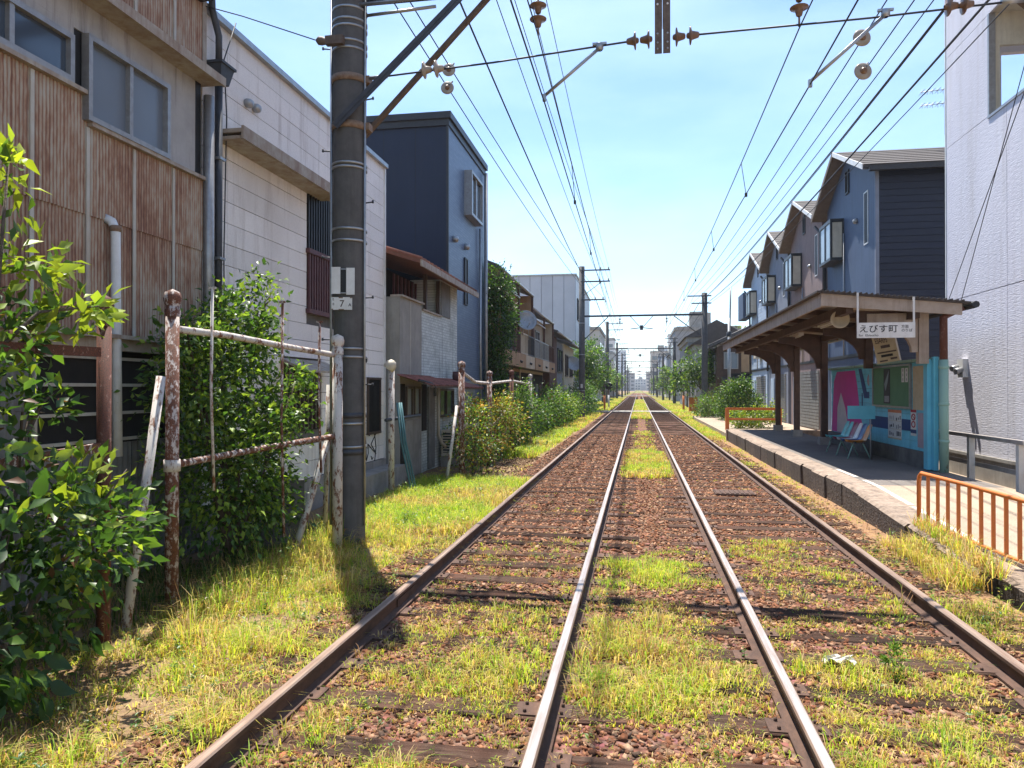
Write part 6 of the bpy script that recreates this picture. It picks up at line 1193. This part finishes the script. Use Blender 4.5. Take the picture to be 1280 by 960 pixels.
bush('privet_bush', 'dense small-leaved dark green bush behind the flaking fence', 'bush', (-4.35, 7.3, 0),
     [(-4.3, 7.2, 1.0, .5, .95, .8), (-4.35, 6.8, 1.9, .4, .7, .5), (-4.4, 7.6, 2.3, .35, .5, .5), (-4.25, 8.0, 1.6, .4, .5, .5), (-4.35, 7.9, 2.75, .22, .28, .5), (-4.3, 6.5, 2.35, .26, .4, .25), (-4.2, 7.9, .55, .35, .6, .45), (-4.4, 7.2, 2.6, .25, .4, .3), (-4.0, 8.2, 2.0, .2, .25, .2)], 12000, .045, .095, [DG, MG, (.22, .3, .045), (.05, .1, .024)], [2.5, 4, 3.5, 2], 32, .035, clump=.26, shell=.4, ratio=.55)
bush('fence_shrub', 'straggly shrub with reddening leaves around the first ball-topped rusty post', 'shrub', (-3.5, 15.4, 0), [(-3.5, 15.3, .75, .42, .7, .7), (-3.55, 15.9, 1.3, .3, .5, .4), (-3.45, 16.4, .6, .35, .5, .55)], 4200, .05, .09, [MG, YG, OR, DG, BR], [3, 1.6, 1.8, 3, 1.6], 33, .025)
bush('fence_shrub', 'orange-yellow leaved shrub between the rusty fence posts', 'shrub', (-3.6, 19, 0), [(-3.6, 18.8, 1.2, .42, .9, .5), (-3.55, 19.9, .9, .4, .8, .7), (-3.6, 18.2, .6, .35, .5, .5)], 4200, .06, .1, [YG, OR, BR, MG], [3, 3, 1, 2], 34, .025)
bush('fence_vine', 'tall pale green climbing vine on the far posts of rusty fence', 'shrub', (-3.7, 23, 0), [(-3.7, 22.6, 1.0, .4, .8, .95), (-3.65, 23.6, 1.3, .35, .6, .7), (-3.6, 22.2, .4, .3, .5, .4)], 4000, .06, .11, [MG, (.11, .17, .04), DG], [3, 3, 2], 35, .025)
bush('clipped_hedge', 'thick ivy-like hedge in front of the cream balcony house', 'hedge', (-3.8, 29, 0), [(-3.9, 26.8, .75, .5, 1.0, .85), (-3.95, 29.4, .65, .45, 1.0, .7), (-3.9, 32.4, .8, .5, 1.1, .9)], 6500, .08, .13, [DG, MG, (.09, .16, .03), BR], [4, 3, 2, .6], 36, .04, shell=.75)
bush('round_shrub', 'rounded bright green shrub beside the first far pole', 'shrub', (-3.9, 37, 0), [(-3.95, 36.2, 1.1, .6, 1.1, .9), (-3.9, 39.2, .7, .55, 1.1, .7), (-3.9, 42.5, .8, .6, 1.2, .75)], 6000, .1, .16, [MG, YG, DG], [4, 2, 2], 37, .04, shell=.7)
bush('round_shrub', 'dark low shrub just past the first far pole', 'shrub', (-3.9, 50, 0), [(-3.9, 50, 1.2, .8, 1.6, 1.1), (-3.8, 54, .9, .8, 1.8, .9)], 3500, .14, .2, [DG, MG], [3, 2], 38, .05, shell=.7)
vw = bush('wall_vine', 'dark ivy curtain hanging down the wall beside the navy house', 'vine', (-5.0, 24.7, 0), [(-4.85, 24.75, .9, .4, .6, 1.0), (-4.8, 24.8, 2.4, .42, .75, 1.1), (-4.8, 24.9, 4.0, .4, .8, 1.1), (-4.75, 25.0, 5.3, .42, .85, .7), (-4.55, 25.9, 4.4, .25, .5, .7)], 11000, .08, .13, [DG, (.03, .06, .016), MG], [4, 4, 1.5], 39, .04, shell=.6)
bush('marigold_plant', 'small plant with orange-yellow flowers beside the rusty post', 'plant', (-3.75, 17.4, 0), [(-3.75, 17.3, 1.5, .16, .25, .18)], 260, .05, .09, [(.6, .32, .02), YG], [3, 1], 40, .012)
def tree(label, x, y, h, r, n, L0, L1, pal, w, seed, group=None):
    T = thing('tree', label, 'tree', (x, y, 0), group); rg = random.Random(seed)
    bl = [(x + rg.uniform(-.55, .55) * r, y + rg.uniform(-.55, .55) * r, h * rg.uniform(.4, .9), r * rg.uniform(.4, .62), r * rg.uniform(.4, .62), r * rg.uniform(.35, .6)) for _ in range(9)]
    tr = P1('trunk', MT['bark'], T, lambda q: q.tube([(x, y, -.1), (x + .05, y, h * .3), (x - .04, y + .05, h * .62)], [.13, .1, .05], 9)); P1('limb', MT['bark'], tr, lambda q: limbs(q, (x, y, h * .35), bl, .05, rg, 2)); tr.children[0].location = (0, 0, 0)
    crown(T, bl, n, L0, L1, pal, w, seed, clump=.28); return T
tree('leafy green tree standing past the first far pole by the silver block', -4.3, 60, 5.6, 2.0, 4200, .18, .3, [MG, YG, DG], [4, 1, 4], 50)
tree('small tree beyond the crossing signals on the verge side', -4.2, 88, 4.2, 1.7, 1600, .22, .34, [MG, YG, DG], [4, 2, 2], 51)
tree('bushy green tree beside the right portal pole and dark wooden house', 4.6, 54.5, 4.6, 1.7, 5200, .14, .24, [MG, YG, DG, (.07, .11, .025)], [3, .8, 3, 3], 52)
tree('pale leaved tree behind the dark wooden house roof', 9.5, 70, 7.0, 2.6, 1800, .25, .4, [(.12, .16, .04), YG], [3, 1], 53)
for k_, (x_, y_, h_) in enumerate(((-4.6, 104, 4.5), (-5, 150, 6), (-4.8, 185, 5), (5, 78, 4.6), (4.8, 118, 5.4), (5.2, 160, 6.5), (5, 215, 6))):
    tree('small hazy trackside tree farther down the line', x_, y_, h_, 1.9, 900, .3, .5, [MG, YG, DG], [4, 2, 2], 70 + k_, 'trackside trees down the line')
bush('shrub_clump', 'tall leafy shrub between the portal pole and orange barrier', 'shrub', (4.85, 40, 0), [(4.85, 40, 1.2, .7, .9, 1.0), (5.2, 39.5, 2.0, .5, .6, .7), (4.7, 41, .7, .6, .8, .6), (5.7, 39.2, 1.0, .6, .6, .7)], 6000, .1, .17, [MG, YG, DG], [3, .8, 4], 54, .04, shell=.5)
bush('shrub_clump', 'low green shrub at the foot of the right portal pole', 'shrub', (3.9, 44, 0), [(3.9, 44, .7, .6, 1.0, .7), (4.3, 46, .9, .6, 1.0, .8)], 2600, .1, .17, [MG, (.15, .17, .04), DG], [4, 2, 2], 55, .03)
bush('planter_shrub', 'yellow-green garden plants behind the orange barrier', 'shrub', (4.7, 32.5, .2), [(4.1, 32, .55, .5, .5, .35), (4.9, 32.3, .6, .6, .5, .4), (5.5, 32.6, .7, .5, .5, .45)], 2600, .08, .15, [YG, MG, (.3, .28, .05)], [3, 3, 1.5], 56, .02, zmin=.2)
bush('trackside_weed', 'leafy green weed growing between the rails beside the paper scrap', 'weed', (1.62, 5.05, 0), [(1.6, 5.05, .1, .035, .035, .12)], 150, .035, .065, [(.1, .2, .025), (.16, .26, .035)], [1, 1], 57, .004, up=.1, ratio=.22)

# ---------------------------------------------------------------- grass
def grass(name, regs, label, seed):
    rng = np.random.default_rng(seed); B = []; H = []; Wd = []; Cc = []
    for (x0, x1, y0, y1, tufts, per, h0, h1, wid, thr, pal, wts, zf) in regs:
        n = int((x1 - x0) * (y1 - y0) * tufts); tx = rng.uniform(x0, x1, n); ty = rng.uniform(y0, y1, n)
        nz = .5 * fnoise(tx, ty, .9) + .5 * fnoise(tx + 31, ty, .3); ok = nz > thr
        for r in RX:
            for x in r: ok &= np.abs(tx - x) > .07
        edge = np.minimum(tx - x0, x1 - tx) / .25; ok &= rng.random(n) < np.clip(edge + .25, 0, 1)
        tx, ty = tx[ok], ty[ok]; n = len(tx); gr = np.clip((nz[ok] - thr) / .25, .25, 1)
        dry = fnoise(tx + 40, ty + 11, 1.3); k = np.repeat(np.arange(n), per); m_ = len(k)
        a = rng.uniform(0, 6.283, m_); rr4 = rng.random(m_) ** .7 * .06 * (h1 / .2)
        hh = rng.uniform(h0, h1, m_) * gr[k]; bx = tx[k] + np.cos(a) * rr4; by = ty[k] + np.sin(a) * rr4
        B.append(np.stack([bx, by, (zf(bx, by) if zf else 0 * bx) - .01, a + rng.normal(size=m_) * .6, rng.uniform(.25, 1.5, m_)], -1)); H.append(hh); Wd.append(np.full(m_, wid) * rng.uniform(.7, 1.3, m_))
        pal_ = np.array(pal); w_ = np.array(wts, float); w_ /= w_.sum(); cid = rng.choice(len(pal_), n, p=w_)
        cid = np.where(dry > .5, rng.choice(len(pal_), n, p=w_[::-1] / w_.sum()), cid)   # patches have dried out
        c1 = pal_[cid][k]; sw = rng.random(m_) < .25; c1[sw] = pal_[rng.choice(len(pal_), sw.sum(), p=w_)]
        Cc.append(c1 * rng.uniform(.75, 1.25, (m_, 1)))
    B = np.concatenate(B); H = np.concatenate(H)[:, None]; Wd = np.concatenate(Wd)[:, None]; Cc = np.concatenate(Cc)
    ax = np.stack([np.cos(B[:, 3]), np.sin(B[:, 3]), 0 * B[:, 0]], -1); sd = np.stack([-ax[:, 1], ax[:, 0], 0 * B[:, 0]], -1); up = np.array([[0, 0, 1.0]]); le = B[:, 4:5]
    p0 = B[:, :3]; p1 = p0 + up * H * .62 + ax * H * le * .28; p2 = p0 + up * H * (1 - .36 * le) + ax * H * le * .85
    V = np.stack([p0 - sd * Wd * .5, p0 + sd * Wd * .5, p1 - sd * Wd * .42, p1 + sd * Wd * .42, p2], 1).reshape(-1, 3)
    T = (np.array([(0, 1, 3), (0, 3, 2), (2, 3, 4)])[None] + np.arange(len(B))[:, None, None] * 5).reshape(-1, 3)
    print(name, len(B))
    return tag(link_mesh(name, fast_mesh(name, V, T, np.repeat(Cc, 5, 0)), MT['grass_mat']), label, 'grass', kind='stuff')
GP = [(.4, .45, .055), (.22, .34, .04), (.5, .42, .09), (.6, .45, .2), (.36, .2, .09)]
GW = [4, 2.4, 2.6, 3, 2.4]; GG = [5, 5, 2, .6, .3]; GD = [1.2, .8, 2, 4, 3]
vz = verge_z
grass('verge_grass', [(-4.0, -2.06, 1.9, 9.0, 260, 12, .05, .22, .006, .4, GP, GW, vz), (-3.9, -2.15, 2.0, 9.0, 55, 13, .16, .38, .006, .47, GP, GG, vz), (-3.9, -3.0, 4.8, 9.6, 45, 12, .28, .55, .0042, .42, GP, GD, vz), (-4.0, -2.06, 1.9, 9.0, 90, 9, .04, .12, .007, .1, GP, GD, vz), (-3.9, -2.3, 3.0, 9.0, 22, 10, .2, .42, .0045, .5, GP, GD, vz), (-3.9, -3.0, 5.5, 9.6, 60, 12, .2, .42, .005, .35, GP, GD, vz), (-4.3, -2.1, 9.0, 14.6, 240, 12, .08, .27, .008, .16, GP, GG, vz), (-5.0, -3.8, 4.2, 9.2, 90, 10, .15, .4, .009, .4, [(.1, .14, .03), (.06, .1, .02), (.3, .22, .1)], [3, 3, 1.5], vz), (-4.7, -2.5, 14.6, 19, 60, 10, .06, .2, .01, .48, GP, GW, vz), (-4.6, -2.75, 19.5, 33, 90, 11, .12, .34, .014, .3, GP, GG, vz), (-4.6, -2.6, 33, 60, 40, 10, .12, .34, .024, .38, GP, GW, vz), (-5, -2.4, 60, 130, 16, 8, .15, .42, .05, .2, GP, GG, None)], 'sunlit yellow-green and straw grass on the verge between rail and fence', 60)
grass('track_grass', [(-1.92, -.58, 1.8, 4.9, 330, 11, .03, .15, .0055, .42, GP, GW, None), (-1.92, -.58, 4.9, 7.6, 210, 10, .03, .14, .006, .47, GP, GW, None), (-1.92, -.7, 7.6, 13, 60, 9, .03, .13, .008, .58, GP, GG, None),
    (-.42, .78, 1.8, 5.9, 380, 11, .03, .16, .0055, .4, GP, GW, None), (-.42, .78, 5.9, 8.6, 260, 11, .04, .2, .006, .43, GP, GG, None), (-.3, .7, 8.6, 15.5, 36, 8, .03, .11, .008, .62, GP, GW, None), (-.36, .74, 15.5, 22, 150, 10, .06, .17, .011, .24, GP, GG, None), (-.2, .6, 22, 33, 55, 9, .06, .16, .013, .4, GP, GG, None), (-.3, .7, 33, 46, 22, 8, .06, .15, .018, .58, GP, GW, None), (-.45, .8, 46, 57, 50, 10, .1, .25, .025, .12, GP, GG, None), (-.45, .8, 61, 120, 24, 9, .12, .3, .045, .2, GP, GG, None),
    (.93, 2.25, 2.0, 5.9, 330, 11, .03, .16, .0055, .43, GP, GW, None), (.93, 2.25, 5.9, 9.4, 170, 10, .03, .15, .0065, .49, GP, GW, None), (-1.92, 2.25, 1.8, 9.0, 60, 9, .02, .08, .005, .3, GP, GD, None), (-1.9, 2.25, 2.0, 8.0, 16, 12, .1, .27, .0055, .47, GP, GG, None), (.93, 2.25, 9.4, 22, 26, 8, .03, .1, .009, .62, GP, GW, None)], 'yellow-green and straw grass tufts growing up between the rails and sleepers', 61)
grass('lineside_grass', [(2.42, 3.12, 2.6, 6.8, 240, 11, .05, .2, .0065, .25, GP, GW, vz), (2.42, 3.1, 6.8, 14, 330, 10, .03, .1, .006, .2, GP, GD, vz), (2.8, 3.3, 7.3, 9.2, 300, 13, .12, .34, .007, .3, GP, GG, lambda x, y: np.interp(y, [6, 9.3], [.0, .05]) + np.where(x > 3.12, np.interp(y, [6.6, 12], [.1, .385]), 0)), (3.2, 4.4, 4.6, 7.2, 80, 10, .06, .22, .007, .45, GP, GW, lambda x, y: 0 * x + .1), (2.42, 3.1, 14, 27, 160, 9, .04, .13, .01, .3, GP, GD, vz), (2.45, 3.6, 27.4, 45, 90, 10, .08, .24, .016, .2, GP, GG, vz), (2.5, 4.4, 45, 110, 26, 9, .12, .32, .035, .2, GP, GG, None)], 'mixed dry and green grass along the foot of the platform', 62)

# broad-leaved weeds and dead stalks mixed into the grass
def weeds(regs, seed):
    rng = np.random.default_rng(seed); Vs = []; Ts = []; Cs = []; off = 0
    for (x0, x1, y0, y1, n, k, L0, L1, hh, pal, zf) in regs:
        for _ in range(n):
            x = rng.uniform(x0, x1); y_ = rng.uniform(y0, y1)
            if any(abs(x - r) < .1 for rr_ in RX for r in rr_): continue
            z = float(zf(np.array([x]), np.array([y_]))[0]) if zf else 0.0; h_ = hh * rng.uniform(.4, 1); lean = rng.normal(size=2) * .12 * h_
            f = rng.random(k) ** .8; a = rng.uniform(0, 6.283, k); Pn = np.stack([x + lean[0] * f, y_ + lean[1] * f, z + h_ * f], -1)
            D = np.stack([np.cos(a), np.sin(a), rng.uniform(-.1, .8, k)], -1); N = np.stack([rng.normal(size=k) * .3, rng.normal(size=k) * .3, np.ones(k)], -1)
            Ls = rng.uniform(L0, L1, k) * (1.15 - .6 * f); c_ = np.array(pal)[rng.integers(0, len(pal))] * rng.uniform(.75, 1.25, (k, 1))
            V, T, c5 = leaf_arrays(Pn, D, N, Ls, Ls * rng.uniform(.25, .5), c_); Vs.append(V); Ts.append(T + off); Cs.append(c5); off += len(V)
            s_ = np.array([(x - .002, y_, z - .02), (x + .002, y_, z - .02), (x + lean[0], y_ + lean[1], z + h_)]); Vs.append(s_); Ts.append(np.array([[0, 1, 2]]) + off); Cs.append(np.repeat(c_[:1] * .8, 3, 0)); off += 3
    return tag(link_mesh('weeds', fast_mesh('weeds', np.concatenate(Vs), np.concatenate(Ts), np.concatenate(Cs)), MT['leaf_mat']), 'broad-leaved weeds and dead brown stalks scattered through the grass', 'weeds', kind='stuff')
WG = [(.09, .17, .03), (.16, .23, .035), (.06, .12, .025)]; WB = [(.3, .17, .08), (.2, .1, .05), (.42, .3, .15)]
weeds([(-3.9, -2.15, 2.2, 9, 150, 12, .03, .075, .16, WG, vz), (-3.9, -2.2, 2.5, 9, 150, 9, .02, .05, .34, WB, vz), (-4.3, -2.3, 9, 14.5, 150, 14, .04, .09, .3, WG, vz), (-1.9, 2.2, 2.2, 8.5, 150, 9, .02, .05, .1, WG, None), (-1.9, 2.2, 2.2, 8.5, 110, 7, .015, .035, .16, WB, None), (2.45, 3.1, 3.5, 14, 130, 9, .025, .06, .2, WB, vz), (2.5, 3.1, 3.5, 10, 50, 12, .03, .07, .22, WG, vz), (-3.4, -2.8, 20, 34, 60, 14, .06, .13, .35, WG, vz)], 91)
# ================================================================ AIR
m = bpy.data.materials.new('air'); m.use_nodes = True; t = m.node_tree; t.nodes.clear()
o_ = t.nodes.new('ShaderNodeOutputMaterial'); v_ = t.nodes.new('ShaderNodeVolumePrincipled'); v_.inputs['Color'].default_value = (.78, .88, 1, 1); v_.inputs['Density'].default_value = .0003; v_.inputs['Anisotropy'].default_value = .2
t.links.new(v_.outputs['Volume'], o_.inputs['Volume'])
tag(P1('haze', m, None, lambda q: q.box(-2600, 2600, -500, 4600, -2.6, 62)), 'thin bluish summer haze over the far end of the line', 'haze', kind='stuff')
